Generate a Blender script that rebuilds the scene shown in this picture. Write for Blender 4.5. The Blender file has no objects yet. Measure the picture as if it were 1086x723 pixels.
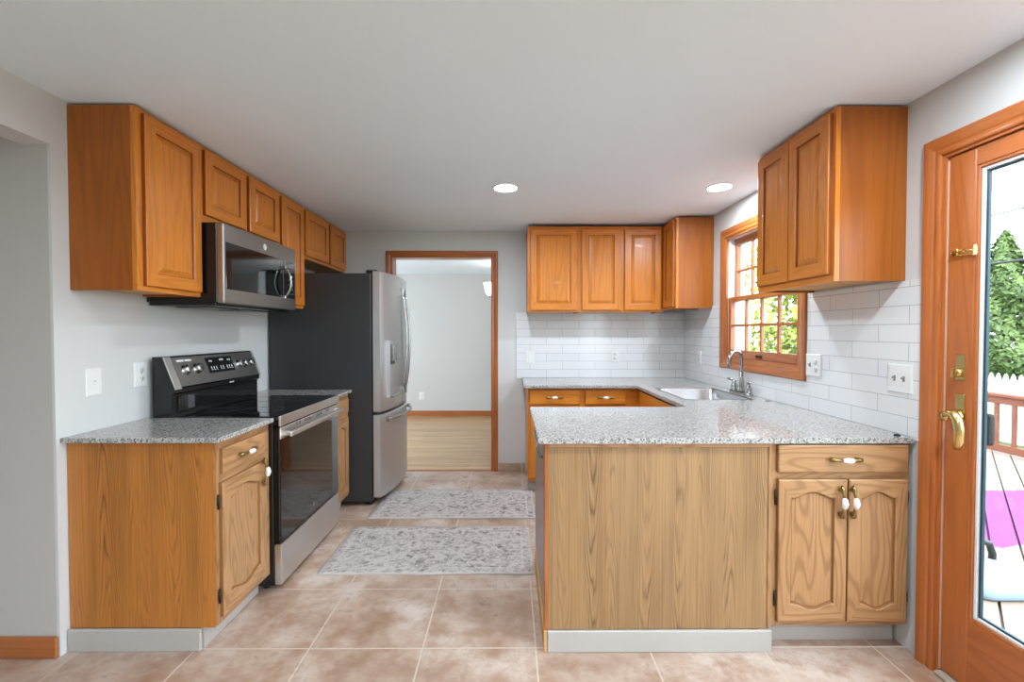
import bpy, bmesh, math, random
from mathutils import Vector, Matrix
PI = math.pi
R = random.Random(7)
S = bpy.context.scene
COL = S.collection

# ------------------------------------------------------------------ camera, sky, sun, exposure
cam_d = bpy.data.cameras.new('camera'); cam = bpy.data.objects.new('camera', cam_d); COL.objects.link(cam)
cam.location = (0, 0, 1.36)
cam.rotation_euler = (math.radians(90 - 1.15), 0, math.radians(-0.24))
cam_d.sensor_width = 36.0; cam_d.lens = 475.0 / 1086 * 36; cam_d.clip_start = 0.02; cam_d.clip_end = 400
S.camera = cam
S.view_settings.view_transform = 'Standard'; S.view_settings.look = 'None'
S.view_settings.exposure = 1.28; S.view_settings.gamma = 1.0
S.view_settings.use_curve_mapping = False
S.cycles.use_denoising = True
S.cycles.max_bounces = 10; S.cycles.diffuse_bounces = 6; S.cycles.glossy_bounces = 5; S.cycles.transparent_max_bounces = 16
S.cycles.sample_clamp_indirect = 6.0

world = bpy.data.worlds.new('sky'); S.world = world; world.use_nodes = True
wn = world.node_tree; bg = wn.nodes['Background']
bg.inputs['Color'].default_value = (0.80, 0.91, 1.0, 1); bg.inputs['Strength'].default_value = 3.6
sun_d = bpy.data.lights.new('sun', 'SUN'); sun_d.energy = 2.4; sun_d.angle = 0.02; sun_d.color = (1, .95, .87)
sun = bpy.data.objects.new('sun', sun_d); COL.objects.link(sun)
sun.rotation_euler = Vector((0.05, 0.62, -0.78)).to_track_quat('-Z', 'Y').to_euler()
CAN = 165.0        # strength of the ceiling downlights' diffusers

# ------------------------------------------------------------------ materials
def srgb(*c):
    f = lambda v: (v / 12.92 if v <= .04045 else ((v + .055) / 1.055) ** 2.4)
    return tuple(f(v / 255) for v in c) + (1,)
class NT:
    def __init__(s, name):
        s.m = bpy.data.materials.new(name); s.m.use_nodes = True
        s.t = s.m.node_tree; s.b = s.t.nodes['Principled BSDF']
    def n(s, typ, **kw):
        nd = s.t.nodes.new(typ)
        for k, v in kw.items():
            if k in nd.inputs: nd.inputs[k].default_value = v
            else: setattr(nd, k, v)
        return nd
    def l(s, a, b): s.t.links.new(a, b)
    def math(s, op, a, b=None):
        nd = s.t.nodes.new('ShaderNodeMath'); nd.operation = op
        for i, v in enumerate((a, b)):
            if v is None: continue
            if isinstance(v, (int, float)): nd.inputs[i].default_value = v
            else: s.l(v, nd.inputs[i])
        return nd.outputs[0]
    def mix(s, fac, a, b, mode='MIX'):
        nd = s.t.nodes.new('ShaderNodeMixRGB'); nd.blend_type = mode
        for i, v in ((0, fac), (1, a), (2, b)):
            if isinstance(v, (int, float)): nd.inputs[i].default_value = v
            elif isinstance(v, tuple): nd.inputs[i].default_value = v
            else: s.l(v, nd.inputs[i])
        return nd.outputs[0]
    def ramp(s, fac, stops):
        nd = s.t.nodes.new('ShaderNodeValToRGB'); e = nd.color_ramp.elements
        while len(e) < len(stops): e.new(.5)
        for el, (p, c) in zip(e, stops): el.position = p; el.color = c
        s.l(fac, nd.inputs[0]); return nd.outputs[0]
    def noise(s, vec, scale, detail=2, rough=.5):
        nd = s.n('ShaderNodeTexNoise', Scale=scale, Detail=detail, Roughness=rough)
        s.l(vec, nd.inputs['Vector']); return nd.outputs[0]
    def obj(s, rnd=True, scale=(1, 1, 1), world=False):
        tc = s.n('ShaderNodeTexCoord'); v = tc.outputs['Object']
        if world:
            v = s.n('ShaderNodeNewGeometry').outputs['Position']
        if rnd:
            oi = s.n('ShaderNodeObjectInfo'); ad = s.n('ShaderNodeVectorMath', operation='MULTIPLY_ADD')
            cv = s.n('ShaderNodeCombineXYZ')
            for i in range(3): s.l(oi.outputs['Random'], cv.inputs[i])
            s.l(cv.outputs[0], ad.inputs[0]); ad.inputs[1].default_value = (7.3, 5.1, 9.7); s.l(v, ad.inputs[2]); v = ad.outputs[0]
        mp = s.n('ShaderNodeVectorMath', operation='MULTIPLY'); s.l(v, mp.inputs[0]); mp.inputs[1].default_value = scale
        return mp.outputs[0]
    def bump(s, h, strength=.2, dist=.002):
        nd = s.n('ShaderNodeBump', Strength=strength, Distance=dist); s.l(h, nd.inputs['Height']); s.l(nd.outputs[0], s.b.inputs['Normal'])
    def fin(s, color=None, rough=None, metal=None, coat=None, spec=None):
        for key, v in (('Base Color', color), ('Roughness', rough), ('Metallic', metal), ('Coat Weight', coat), ('Specular IOR Level', spec)):
            if v is None: continue
            if isinstance(v, (int, float, tuple)): s.b.inputs[key].default_value = v
            else: s.l(v, s.b.inputs[key])
        return s.m
def plain(name, c, rough=.5, metal=0.0, bumpn=0, var=.04, coat=0.0, spec=.5):
    m = NT(name); v = m.obj()
    n = m.noise(v, 6, 3)
    dk = tuple(x * (1 - var * 2) for x in c[:3]) + (1,)
    col = m.mix(n, c, dk)
    if bumpn: m.bump(m.noise(v, bumpn, 3), .12, .001)
    return m.fin(col, rough, metal, coat, spec)
def laminate(name, light, mid, dark, pitch=.128, rough=.42):
    # printed strips of cathedral grain: nested parabolas, turned and shifted from strip to strip
    m = NT(name); v = m.obj(True)
    sp = m.n('ShaderNodeSeparateXYZ'); m.l(v, sp.inputs[0]); X, Z = sp.outputs[0], sp.outputs[2]
    wob = m.noise(m.obj(True, (3, 3, 1.6)), 1, 2); w2 = m.noise(m.obj(True, (22, 22, 2.0)), 1, 2)
    t = m.math('ADD', m.math('MULTIPLY', X, 1 / pitch), m.math('MULTIPLY', wob, .5))
    cell = m.math('FLOOR', t); s_ = m.math('SUBTRACT', m.math('FRACT', t), .5)
    wn = m.n('ShaderNodeTexWhiteNoise', noise_dimensions='1D'); m.l(cell, wn.inputs['W'])
    sc = m.n('ShaderNodeSeparateColor'); m.l(wn.outputs['Color'], sc.inputs[0]); r1, r2, r3 = sc.outputs
    ctr = m.math('SUBTRACT', s_, m.math('MULTIPLY', m.math('SUBTRACT', r3, .5), .5))
    sgn = m.math('SUBTRACT', m.math('MULTIPLY', m.math('GREATER_THAN', r1, .45), 2.0), 1.0)
    par = m.math('MULTIPLY', m.math('MULTIPLY', ctr, ctr), m.math('ADD', m.math('MULTIPLY', r2, .5), .7))
    g = m.math('ADD', par, m.math('MULTIPLY', m.math('MULTIPLY', Z, sgn), .20))
    g = m.math('ADD', g, m.math('ADD', m.math('MULTIPLY', r1, 7.0), m.math('MULTIPLY', w2, .11)))
    q = m.math('FRACT', m.math('MULTIPLY', g, 30.0))
    rl = m.ramp(q, [(0, (.5, .5, .5, 1)), (.1, (1, 1, 1, 1)), (.3, (.3, .3, .3, 1)), (.75, (0, 0, 0, 1)), (1, (.5, .5, .5, 1))])
    am = m.ramp(m.noise(m.obj(True, (10, 10, 1.1)), 1, 2), [(.38, (.12, .12, .12, 1)), (.6, (1, 1, 1, 1))])
    base = m.mix(m.noise(m.obj(True, (16, 16, .12)), 1, 2), light, mid)
    col = m.mix(m.math('MULTIPLY', m.math('MULTIPLY', rl, am), .85), base, dark)
    f = m.noise(m.obj(True, (110, 110, 2.0)), 1, 3, .65)
    col = m.mix(m.math('MULTIPLY', m.ramp(f, [(.45, (0, 0, 0, 1)), (.7, (1, 1, 1, 1))]), .36), col, dark)
    return m.fin(col, rough, 0.0, .1)
def wood(name, light, dark, axis='Z', across=5.5, along=.55, ring=16, line=.55, fine=.35, rough=.32, coat=.25):
    m = NT(name)
    i = 'XYZ'.index(axis)
    sc = [across] * 3; sc[i] = along
    v = m.obj(True, tuple(sc))
    n1 = m.noise(v, 1.0, 1.5, .45)
    r = m.math('SINE', m.math('MULTIPLY', n1, ring * 2 * PI))
    r = m.math('MULTIPLY_ADD', r, .5); r.node.inputs[2].default_value = .5
    rl = m.ramp(r, [(0, (0, 0, 0, 1)), (.55, (.15, .15, .15, 1)), (1, (1, 1, 1, 1))])
    sf = [170] * 3; sf[i] = 5
    vf = m.obj(True, tuple(sf)); n2 = m.noise(vf, 1, 2, .6)
    sb = [2.2] * 3; sb[i] = .5
    n3 = m.noise(m.obj(True, tuple(sb)), 1, 2)
    f = m.math('MULTIPLY', rl, line)
    f2 = m.math('MULTIPLY', m.ramp(n2, [(.42, (0, 0, 0, 1)), (.75, (1, 1, 1, 1))]), fine)
    col = m.mix(m.math('MAXIMUM', f, f2), light, dark)
    col = m.mix(m.math('MULTIPLY', n3, .5), col, tuple(x * .72 for x in dark[:3]) + (1,), 'MIX') if False else m.mix(m.math('MULTIPLY', n3, .25), col, dark)
    m.bump(n2, .05, .0006)
    return m.fin(col, rough, 0.0, coat)
OL, OD = srgb(220, 136, 44), srgb(158, 80, 18)
oak = {a: wood('oak_grain_' + a, OL, OD, a, across=8, ring=12, line=.38, rough=.34, coat=.04) for a in 'XYZ'}
BL, BD = srgb(186, 142, 98), srgb(122, 82, 48)
boak = {a: wood('base_oak_grain_' + a, BL, BD, a, across=7, along=1.1, ring=15, line=.55, rough=.38, coat=.03) for a in 'XYZ'}
edge_oak = wood('dark_oak_edge', srgb(150, 76, 28), srgb(104, 48, 16), 'Z', across=8, ring=8, line=.3, rough=.4, coat=0)  # darker oak on the door sides and in the panel grooves
base_edge = wood('darker_base_edge', srgb(150, 104, 62), srgb(108, 68, 36), 'Z', across=8, ring=8, line=.3, rough=.4, coat=0)  # darker tone for base door sides and panel grooves
panel_oak = laminate('laminate_oak', srgb(204, 134, 60), srgb(174, 106, 42), srgb(98, 56, 18))
pen_oak = laminate('pale_laminate_oak', srgb(174, 138, 96), srgb(152, 115, 74), srgb(86, 59, 34))
under_oak = wood('raw_plywood', srgb(206, 160, 104), srgb(170, 120, 68), 'Y', line=.25, rough=.6, coat=0)
trim_oak = {a: wood('stained_trim_' + a, srgb(178, 106, 54), srgb(126, 66, 30), a, across=7, ring=12, line=.4) for a in 'XYZ'}
door_oak = {a: wood('stained_fir_' + a, srgb(190, 110, 54), srgb(142, 74, 34), a, across=6, ring=11, line=.4) for a in 'XYZ'}
dark_trim = {a: wood('dark_stained_trim_' + a, srgb(178, 100, 42), srgb(120, 58, 20), a, across=7, ring=10, line=.35) for a in 'XYZ'}
wall_m = plain('grey_wall_paint', srgb(206, 206, 205), .7, bumpn=90, var=.01, spec=.3)
far_m = plain('pale_wall_paint', srgb(200, 200, 197), .7, bumpn=90, var=.01, spec=.3)
ceil_m = plain('white_ceiling_paint', srgb(234, 246, 255), .85, bumpn=60, var=.01, spec=.2)
white_m = plain('white_trim_paint', srgb(226, 228, 232), .45, var=.02)
kick_m = plain('grey_kick_board', srgb(184, 179, 173), .45, bumpn=30, var=.06)
plastic_w = plain('white_plastic', srgb(226, 226, 225), .3, var=.01)
slot_m = plain('dark_slot', srgb(40, 40, 42), .5)
black_m = plain('black_enamel', srgb(16, 16, 17), .25)
blk_glass = plain('black_glass', srgb(8, 8, 9), .06, var=.02, coat=.6)
side_m = plain('charcoal_steel', srgb(52, 52, 53), .42, bumpn=300, var=.05)
brass_m = plain('antique_brass', srgb(150, 128, 80), .3, .9)
bright_brass = plain('polished_brass', srgb(228, 200, 136), .2, 1.0, var=.05)
hinge_m = plain('dark_hinge', srgb(62, 48, 34), .4, .7)
ceramic_m = plain('white_ceramic', srgb(240, 238, 236), .12, var=.02, coat=.5)
chrome_m = plain('brushed_nickel', srgb(176, 176, 174), .22, 1.0, var=.05)
rubber_m = plain('black_rubber', srgb(24, 26, 28), .6)
def steel(name, c, axis='Z', rough=.28):
    m = NT(name); i = 'XYZ'.index(axis); sc = [500] * 3; sc[i] = 6
    n = m.noise(m.obj(True, tuple(sc)), 1, 1)
    rg = m.math('MULTIPLY_ADD', n, .06); rg.node.inputs[2].default_value = rough - .03
    return m.fin(c, rg, 1.0)
steel_z = steel('stainless_vertical', srgb(206, 207, 208), 'Z', .46)
steel_y = steel('stainless_horizontal', srgb(222, 220, 217), 'Y', .36)
steel_mw = steel('slate_stainless', srgb(166, 161, 156), 'Y', .36)
steel_dk = steel('dark_stainless', srgb(150, 148, 146), 'Y', .42)
sink_m = steel('sink_stainless', srgb(190, 192, 194), 'X', .25)

def granite():
    m = NT('speckled_granite'); v = m.obj(False, world=True)
    vo = m.n('ShaderNodeTexVoronoi', Scale=165); m.l(v, vo.inputs['Vector'])
    n1 = m.noise(v, 120, 3, .6); n2 = m.noise(v, 260, 2, .6); n3 = m.noise(v, 30, 2)
    sep = m.n('ShaderNodeSeparateColor'); m.l(vo.outputs['Color'], sep.inputs[0])
    base = m.ramp(sep.outputs[0], [(0, srgb(96, 94, 93)), (.25, srgb(160, 158, 156)), (.55, srgb(196, 194, 192)), (1, srgb(150, 148, 146))])
    dk = m.ramp(n1, [(.55, (0, 0, 0, 1)), (.63, (1, 1, 1, 1))])
    col = m.mix(m.math('MULTIPLY', dk, .8), base, srgb(60, 58, 58))
    col = m.mix(m.math('MULTIPLY', m.ramp(n2, [(.58, (0, 0, 0, 1)), (.64, (1, 1, 1, 1))]), .7), col, srgb(176, 168, 158))
    return m.fin(col, .13, 0.0, .2)
granite_m = granite()

def floor_tile():
    m = NT('beige_floor_tile'); v = m.obj(False, world=True)
    off = m.n('ShaderNodeVectorMath', operation='ADD'); m.l(v, off.inputs[0]); off.inputs[1].default_value = (-0.110 + .486 * 10, -1.902 + .445 * 12, 0)
    b = m.n('ShaderNodeTexBrick', offset=0.0, squash=1.0)
    b.inputs['Scale'].default_value = 1.0; b.inputs['Mortar Size'].default_value = .004; b.inputs['Mortar Smooth'].default_value = .2
    b.inputs['Brick Width'].default_value = .486; b.inputs['Row Height'].default_value = .445
    b.inputs['Color1'].default_value = (0, 0, 0, 1); b.inputs['Color2'].default_value = (1, 1, 1, 1)
    m.l(off.outputs[0], b.inputs['Vector'])
    n1 = m.noise(v, 2.6, 6, .6)
    wv = m.n('ShaderNodeVectorMath', operation='MULTIPLY_ADD'); cx = m.n('ShaderNodeTexNoise', Scale=4.0, Detail=3.0); m.l(v, cx.inputs['Vector'])
    m.l(cx.outputs['Color'], wv.inputs[0]); wv.inputs[1].default_value = (.12, .12, .12); m.l(v, wv.inputs[2])
    n2 = m.noise(wv.outputs[0], 6, 8, .72)
    c = m.ramp(n1, [(.3, srgb(150, 118, 97)), (.48, srgb(182, 158, 141)), (.64, srgb(206, 192, 182))])
    c = m.mix(m.math('MULTIPLY', m.ramp(n2, [(.46, (0, 0, 0, 1)), (.64, (1, 1, 1, 1))]), .7), c, srgb(150, 110, 84))
    c = m.mix(m.math('MULTIPLY', b.outputs['Color'], .12), c, srgb(140, 112, 94))
    c = m.mix(b.outputs['Fac'], c, srgb(200, 184, 168))
    inv = m.math('SUBTRACT', 1.0, b.outputs['Fac']); m.bump(inv, .5, .002)
    return m.fin(c, m.math('MULTIPLY_ADD', n2, .25), 0.0)
floor_m = floor_tile()
floor_m.node_tree.nodes['Principled BSDF'].inputs['Roughness'].default_value = .3
for nd in floor_m.node_tree.nodes:
    if nd.type == 'MATH' and nd.operation == 'MULTIPLY_ADD' and nd.inputs[1].default_value == .25: nd.inputs[2].default_value = .18

def planks():
    m = NT('light_oak_planks'); v = m.obj(False, world=True)
    b = m.n('ShaderNodeTexBrick', offset=.37, offset_frequency=2)
    b.inputs['Scale'].default_value = 1; b.inputs['Brick Width'].default_value = 1.1; b.inputs['Row Height'].default_value = .075
    b.inputs['Mortar Size'].default_value = .0016; b.inputs['Color1'].default_value = (0, 0, 0, 1); b.inputs['Color2'].default_value = (1, 1, 1, 1)
    m.l(v, b.inputs['Vector'])
    mp = m.n('ShaderNodeVectorMath', operation='MULTIPLY'); m.l(v, mp.inputs[0]); mp.inputs[1].default_value = (1.2, 26, 1)
    n = m.noise(mp.outputs[0], 1, 4, .6)
    c = m.ramp(n, [(.3, srgb(150, 110, 72)), (.55, srgb(204, 168, 124)), (.8, srgb(176, 136, 94))])
    c = m.mix(m.math('MULTIPLY', b.outputs['Color'], .5), c, srgb(148, 108, 70))
    c = m.mix(b.outputs['Fac'], c, srgb(112, 78, 48))
    return m.fin(c, .3, 0.0, .2)
plank_m = planks()

def subway(name, axes):
    m = NT(name); g = m.n('ShaderNodeNewGeometry'); sp = m.n('ShaderNodeSeparateXYZ'); m.l(g.outputs['Position'], sp.inputs[0])
    cb = m.n('ShaderNodeCombineXYZ')
    a = m.math('ADD', sp.outputs['XYZ'.index(axes)], 6.3 + (.12 if axes == 'X' else .15)); h = m.math('ADD', sp.outputs[2], 8 * .0795 * 2 - .917 + .0795 * 2)
    m.l(a, cb.inputs[0]); m.l(h, cb.inputs[1])
    b = m.n('ShaderNodeTexBrick', offset=.5, offset_frequency=2)
    b.inputs['Scale'].default_value = 1; b.inputs['Brick Width'].default_value = .315; b.inputs['Row Height'].default_value = .0795
    b.inputs['Mortar Size'].default_value = .0014; b.inputs['Mortar Smooth'].default_value = .3
    b.inputs['Color1'].default_value = srgb(218, 219, 221); b.inputs['Color2'].default_value = srgb(223, 224, 225); b.inputs['Mortar'].default_value = srgb(158, 158, 158)
    m.l(cb.outputs[0], b.inputs['Vector'])
    m.bump(m.math('SUBTRACT', 1.0, b.outputs['Fac']), .35, .0015)
    return m.fin(b.outputs['Color'], .12, 0.0)
tile_x, tile_y = subway('white_subway_tile_back', 'X'), subway('white_subway_tile_side', 'Y')

def rug_mat(x0, x1, y0, y1, name, seed):
    m = NT(name); v = m.obj(False, world=True)
    sp = m.n('ShaderNodeSeparateXYZ'); m.l(v, sp.inputs[0])
    def edge(o, a, b):
        return m.math('MINIMUM', m.math('SUBTRACT', o, a), m.math('SUBTRACT', b, o))
    d = m.math('MINIMUM', edge(sp.outputs[0], x0, x1), edge(sp.outputs[1], y0, y1))
    wv = m.n('ShaderNodeVectorMath', operation='MULTIPLY_ADD'); nz = m.n('ShaderNodeTexNoise', Scale=9.0, Detail=2.0); m.l(v, nz.inputs['Vector'])
    m.l(nz.outputs['Color'], wv.inputs[0]); wv.inputs[1].default_value = (.12, .12, 0); 
    of = m.n('ShaderNodeVectorMath', operation='ADD'); m.l(v, of.inputs[0]); of.inputs[1].default_value = (seed, seed * .7, 0); m.l(of.outputs[0], wv.inputs[2])
    vo = m.n('ShaderNodeTexVoronoi', feature='DISTANCE_TO_EDGE', Scale=11); m.l(wv.outputs[0], vo.inputs['Vector'])
    s2 = m.math('SINE', m.math('MULTIPLY', vo.outputs['Distance'], 60))
    f1 = m.noise(of.outputs[0], 34, 4, .7); f2 = m.noise(of.outputs[0], 7, 3); f3 = m.noise(of.outputs[0], 300, 2)
    pat = m.ramp(m.math('ADD', m.math('MULTIPLY', s2, .05), f1), [(.47, (0, 0, 0, 1)), (.62, (1, 1, 1, 1))])
    pat = m.math('MULTIPLY', pat, m.ramp(f2, [(.3, (.35, .35, .35, 1)), (.7, (1, 1, 1, 1))]))
    c = m.mix(m.math('MULTIPLY', pat, .9), srgb(190, 181, 177), srgb(112, 103, 102))
    c = m.mix(m.math('MULTIPLY', m.ramp(m.noise(of.outputs[0], 16, 3, .6), [(.57, (0, 0, 0, 1)), (.66, (1, 1, 1, 1))]), .7), c, srgb(92, 82, 80))
    bd = m.ramp(d, [(0, (1, 1, 1, 1)), (.018, (1, 1, 1, 1)), (.02, (0, 0, 0, 1))]); 
    line = m.math('MULTIPLY', m.math('GREATER_THAN', d, .056), m.math('LESS_THAN', d, .068))
    c = m.mix(m.math('MULTIPLY', bd, .9), c, srgb(196, 187, 182))
    c = m.mix(m.math('MULTIPLY', line, .6), c, srgb(196, 188, 184))
    c = m.mix(m.math('MULTIPLY', f3, .12), c, srgb(170, 162, 160))
    m.bump(f3, .4, .003)
    return m.fin(c, .95, 0.0, spec=.1)
def glass(name, tint=(1, 1, 1, 1)):
    m = NT(name); t = m.t; t.nodes.remove(m.b)
    tr = m.n('ShaderNodeBsdfTransparent'); tr.inputs[0].default_value = tint
    gl = m.n('ShaderNodeBsdfGlossy'); gl.inputs['Roughness'].default_value = .02
    lw = m.n('ShaderNodeLayerWeight', Blend=.5); mx = m.n('ShaderNodeMixShader')
    fr = m.math('MULTIPLY_ADD', m.math('POWER', lw.outputs['Facing'], 5.0), .7); fr.node.inputs[2].default_value = .025
    m.l(fr, mx.inputs[0]); m.l(tr.outputs[0], mx.inputs[1]); m.l(gl.outputs[0], mx.inputs[2])
    m.l(mx.outputs[0], t.nodes['Material Output'].inputs[0]); return m.m
glass_m = glass('window_glass', (.97, .99, .99, 1))
def emit(name, c, s):
    m = NT(name); m.b.inputs['Base Color'].default_value = c
    m.b.inputs['Emission Color'].default_value = c; m.b.inputs['Emission Strength'].default_value = s
    return m.m
led_m = emit('lit_diffuser', (.81, .92, 1, 1), CAN)
shade_m = emit('lit_glass_shade', (1, .97, .93, 1), 1.8)
def foliage(name, a, b):
    m = NT(name); n = m.noise(m.obj(False, world=True), 9, 3)
    oi = m.n('ShaderNodeNewGeometry')
    c = m.mix(oi.outputs['Random Per Island'], a, b); c = m.mix(m.math('MULTIPLY', n, .5), c, b)
    m.b.inputs['Subsurface Weight'].default_value = 0
    return m.fin(c, .6, 0.0)
leaf_m = foliage('hedge_leaves', srgb(96, 120, 46), srgb(42, 62, 22))
leaf2_m = foliage('maple_leaves', srgb(186, 188, 84), srgb(112, 128, 48))
bark_m = plain('bark', srgb(110, 88, 66), .9, bumpn=40, var=.2)
deck_m = NT('weathered_deck')
def deck_mat():
    m = deck_m; v = m.obj(False, world=True)
    sp = m.n('ShaderNodeSeparateXYZ'); m.l(v, sp.inputs[0])
    n = m.noise(v, 5, 4, .65)
    yy = m.math('ADD', sp.outputs[1], m.math('MULTIPLY', n, .25))
    f = m.math('MULTIPLY', m.math('GREATER_THAN', yy, 3.24), m.math('MULTIPLY', m.math('LESS_THAN', yy, 4.35), m.math('GREATER_THAN', sp.outputs[0], 3.1)))
    c = m.mix(m.math('MULTIPLY', n, .5), srgb(140, 122, 112), srgb(74, 58, 50))
    c = m.mix(f, c, srgb(98, 28, 90))
    m.fin(c, .8, 0.0)
deck_mat()
rail_m = wood('cedar_railing', srgb(122, 66, 44), srgb(92, 48, 30), 'X', rough=.7, coat=0)
fence_m = plain('white_picket_paint', srgb(236, 236, 232), .6)
siding_m = plain('white_siding', srgb(240, 240, 238), .6)
grass_m = plain('lawn_green', srgb(66, 88, 38), .9, bumpn=60, var=.2)
wire_m = plain('black_cable', srgb(30, 30, 32), .6)
bucket_m = plain('dark_green_plastic', srgb(14, 30, 26), .35)
cushion_m = plain('pale_blue_fabric', srgb(116, 140, 152), .9, bumpn=200, var=.08)
# ------------------------------------------------------------------ mesh helpers
ORG = {}
class MB:
    def __init__(s): s.b = bmesh.new(); s.M = Matrix(); s.uvw = None
    def frame(s, o, u, n):
        u, n = Vector(u).normalized(), Vector(n).normalized()
        M = Matrix(((u.x, n.x, 0, o[0]), (u.y, n.y, 0, o[1]), (u.z, n.z, 1, o[2]), (0, 0, 0, 1)))
        s.M = M; return s
    def v(s, *p): return s.b.verts.new(s.M @ Vector(p))
    def face(s, vs, mat=0, smooth=False):
        try: f = s.b.faces.new(vs)
        except ValueError: return None
        f.material_index = mat; f.smooth = smooth; return f
    def box(s, x0, x1, y0, y1, z0, z1, bev=0.0, mat=0, seg=1):
        n0 = set(s.b.faces)
        vs = [s.v(x, y, z) for x in (x0, x1) for y in (y0, y1) for z in (z0, z1)]
        q = ((0, 1, 3, 2), (4, 6, 7, 5), (0, 4, 5, 1), (2, 3, 7, 6), (0, 2, 6, 4), (1, 5, 7, 3))
        fs = [s.face([vs[i] for i in f], mat) for f in q]
        bmesh.ops.recalc_face_normals(s.b, faces=fs)
        if bev > 0:
            es = list({e for f in fs for e in f.edges})
            r = bmesh.ops.bevel(s.b, geom=es, offset=min(bev, .49 * min(abs(x1 - x0), abs(y1 - y0), abs(z1 - z0))), segments=seg, affect='EDGES', profile=.5)
            for f in s.b.faces:
                if f not in n0: f.material_index = mat
        return s
    def loops(s, rings, mat=0, closed=True, cap0=False, cap1=False, smooth=False, mats=None):
        R_ = [[s.v(*p) for p in r] for r in rings]; n = len(R_[0])
        for i in range(len(R_) - 1):
            for k in range(n if closed else n - 1):
                j = (k + 1) % n
                s.face([R_[i][k], R_[i][j], R_[i + 1][j], R_[i + 1][k]], mats(i, k) if mats else mat, smooth)
        if cap0: s.face(list(reversed(R_[0])), mat)
        if cap1: s.face(R_[-1], mats(-1, 0) if mats else mat)
        return R_
    def tube(s, pts, rad, seg=10, mat=0, smooth=True, cap=True):
        P = [Vector(p) for p in pts]; rs = rad if isinstance(rad, (list, tuple)) else [rad] * len(P)
        rings = []; up = None
        for i, p in enumerate(P):
            t = (P[min(i + 1, len(P) - 1)] - P[max(i - 1, 0)]).normalized()
            if up is None:
                up = t.orthogonal().normalized()
            up = (up - t * up.dot(t)).normalized(); w = t.cross(up)
            rings.append([tuple(p + (up * math.cos(a) + w * math.sin(a)) * rs[i]) for a in (2 * PI * k / seg for k in range(seg))])
        s.loops(rings, mat, True, cap, cap, smooth); return s
    def lathe(s, c, prof, axis=(0, 0, 1), seg=20, mat=0, smooth=True, cap=True):
        a = Vector(axis).normalized(); u = a.orthogonal().normalized(); w = a.cross(u); c = Vector(c)
        rings = [[tuple(c + a * h + (u * math.cos(t) + w * math.sin(t)) * max(r, 1e-4)) for t in (2 * PI * k / seg for k in range(seg))] for r, h in prof]
        s.loops(rings, mat, True, cap, cap, smooth); return s
    def prism(s, prof, axis, a0, a1, mat=0, smooth=False):
        # prof: 2D points in the two other axes
        def pt(p, a):
            q = list(p); q.insert('XYZ'.index(axis), a); return q
        s.loops([[pt(p, a0) for p in prof], [pt(p, a1) for p in prof]], mat, True, True, True, smooth); return s
    def build(s, name, mats, parent=None, loc=None, recalc=True):
        if not isinstance(mats, (list, tuple)): mats = [mats]
        org = ORG[parent.name] if parent is not None else Vector(loc or (0, 0, 0))
        if recalc: bmesh.ops.recalc_face_normals(s.b, faces=s.b.faces)
        bmesh.ops.translate(s.b, verts=s.b.verts, vec=-org)
        me = bpy.data.meshes.new(name); s.b.to_mesh(me); s.b.free()
        for m in mats: me.materials.append(m)
        o = bpy.data.objects.new(name, me); COL.objects.link(o); ORG[o.name] = Vector(org)
        if parent is not None: o.parent = parent
        else: o.location = org
        return o
def thing(name, label, cat, loc, group=None):
    o = bpy.data.objects.new(name, None); COL.objects.link(o); o.location = loc; o.empty_display_size = .05
    ORG[o.name] = Vector(loc); o['label'] = label; o['category'] = cat
    if group: o['group'] = group
    return o
def tag(o, label, cat, group=None, kind=None):
    o['label'] = label; o['category'] = cat
    if group: o['group'] = group
    if kind: o['kind'] = kind
    return o
def struct(o, label=None, cat=None):
    o['kind'] = 'structure'
    if label: o['label'] = label
    if cat: o['category'] = cat
    return o
def copy_tree(o, parent=None):
    c = o.copy(); COL.objects.link(c)
    if parent is not None: c.parent = parent
    ORG[c.name] = ORG[o.name]
    for ch in list(o.children): copy_tree(ch, c)
    return c
def bx(*a, **k):
    m = MB(); m.box(*a, **k); return m

# ------------------------------------------------------------------ room shell
XL, XR, YB, ZC = -1.885, 1.705, 4.36, 2.337
YR = -2.7
T = .14
struct(bx(XL - 2.2, XR + T, YR - T, YB, -.06, 0).build('floor', floor_m), 'beige stone-look tile floor of the kitchen', 'floor')
struct(bx(XL - 2.2, XR + T, YR - T, YB + .07, ZC, ZC + .1).build('ceiling', ceil_m), 'white kitchen ceiling with round downlights', 'ceiling')
# left wall: from the opening to the back wall, and the header over the opening
m = MB(); m.box(XL - .012, XL, 1.858, YB + .12, 0, ZC)
m.box(XL - .125, XL, YR, 1.858, 2.13, ZC)
struct(m.build('wall_left', wall_m), 'grey wall behind the range and fridge', 'wall')
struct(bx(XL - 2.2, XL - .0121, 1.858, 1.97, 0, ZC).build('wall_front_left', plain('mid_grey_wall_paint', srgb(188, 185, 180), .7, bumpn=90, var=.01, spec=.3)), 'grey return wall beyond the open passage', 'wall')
struct(bx(XL - 2.2, XL - .001, 1.842, 1.857, 0, .09, bev=.004).build('baseboard_left', trim_oak['X']), 'stained oak baseboard beyond the open passage', 'baseboard')
struct(bx(XL - 2.3, XL - 2.2, YR, 1.97, 0, ZC).build('wall_outer_left', far_m), 'pale wall of the adjoining room', 'wall')
# back wall with the doorway
DX0, DX1, DZ = -1.134, -.184, 2.079
m = MB(); m.box(XL, DX0 - .012, YB, YB + .12, 0, ZC + .1); m.box(DX1 + .012, XR + T, YB, YB + .12, 0, ZC + .1); m.box(DX0 - .012, DX1 + .012, YB, YB + .12, DZ + .012, ZC + .1)
struct(m.build('wall_back', wall_m), 'grey back wall with a cased doorway', 'wall')
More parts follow.
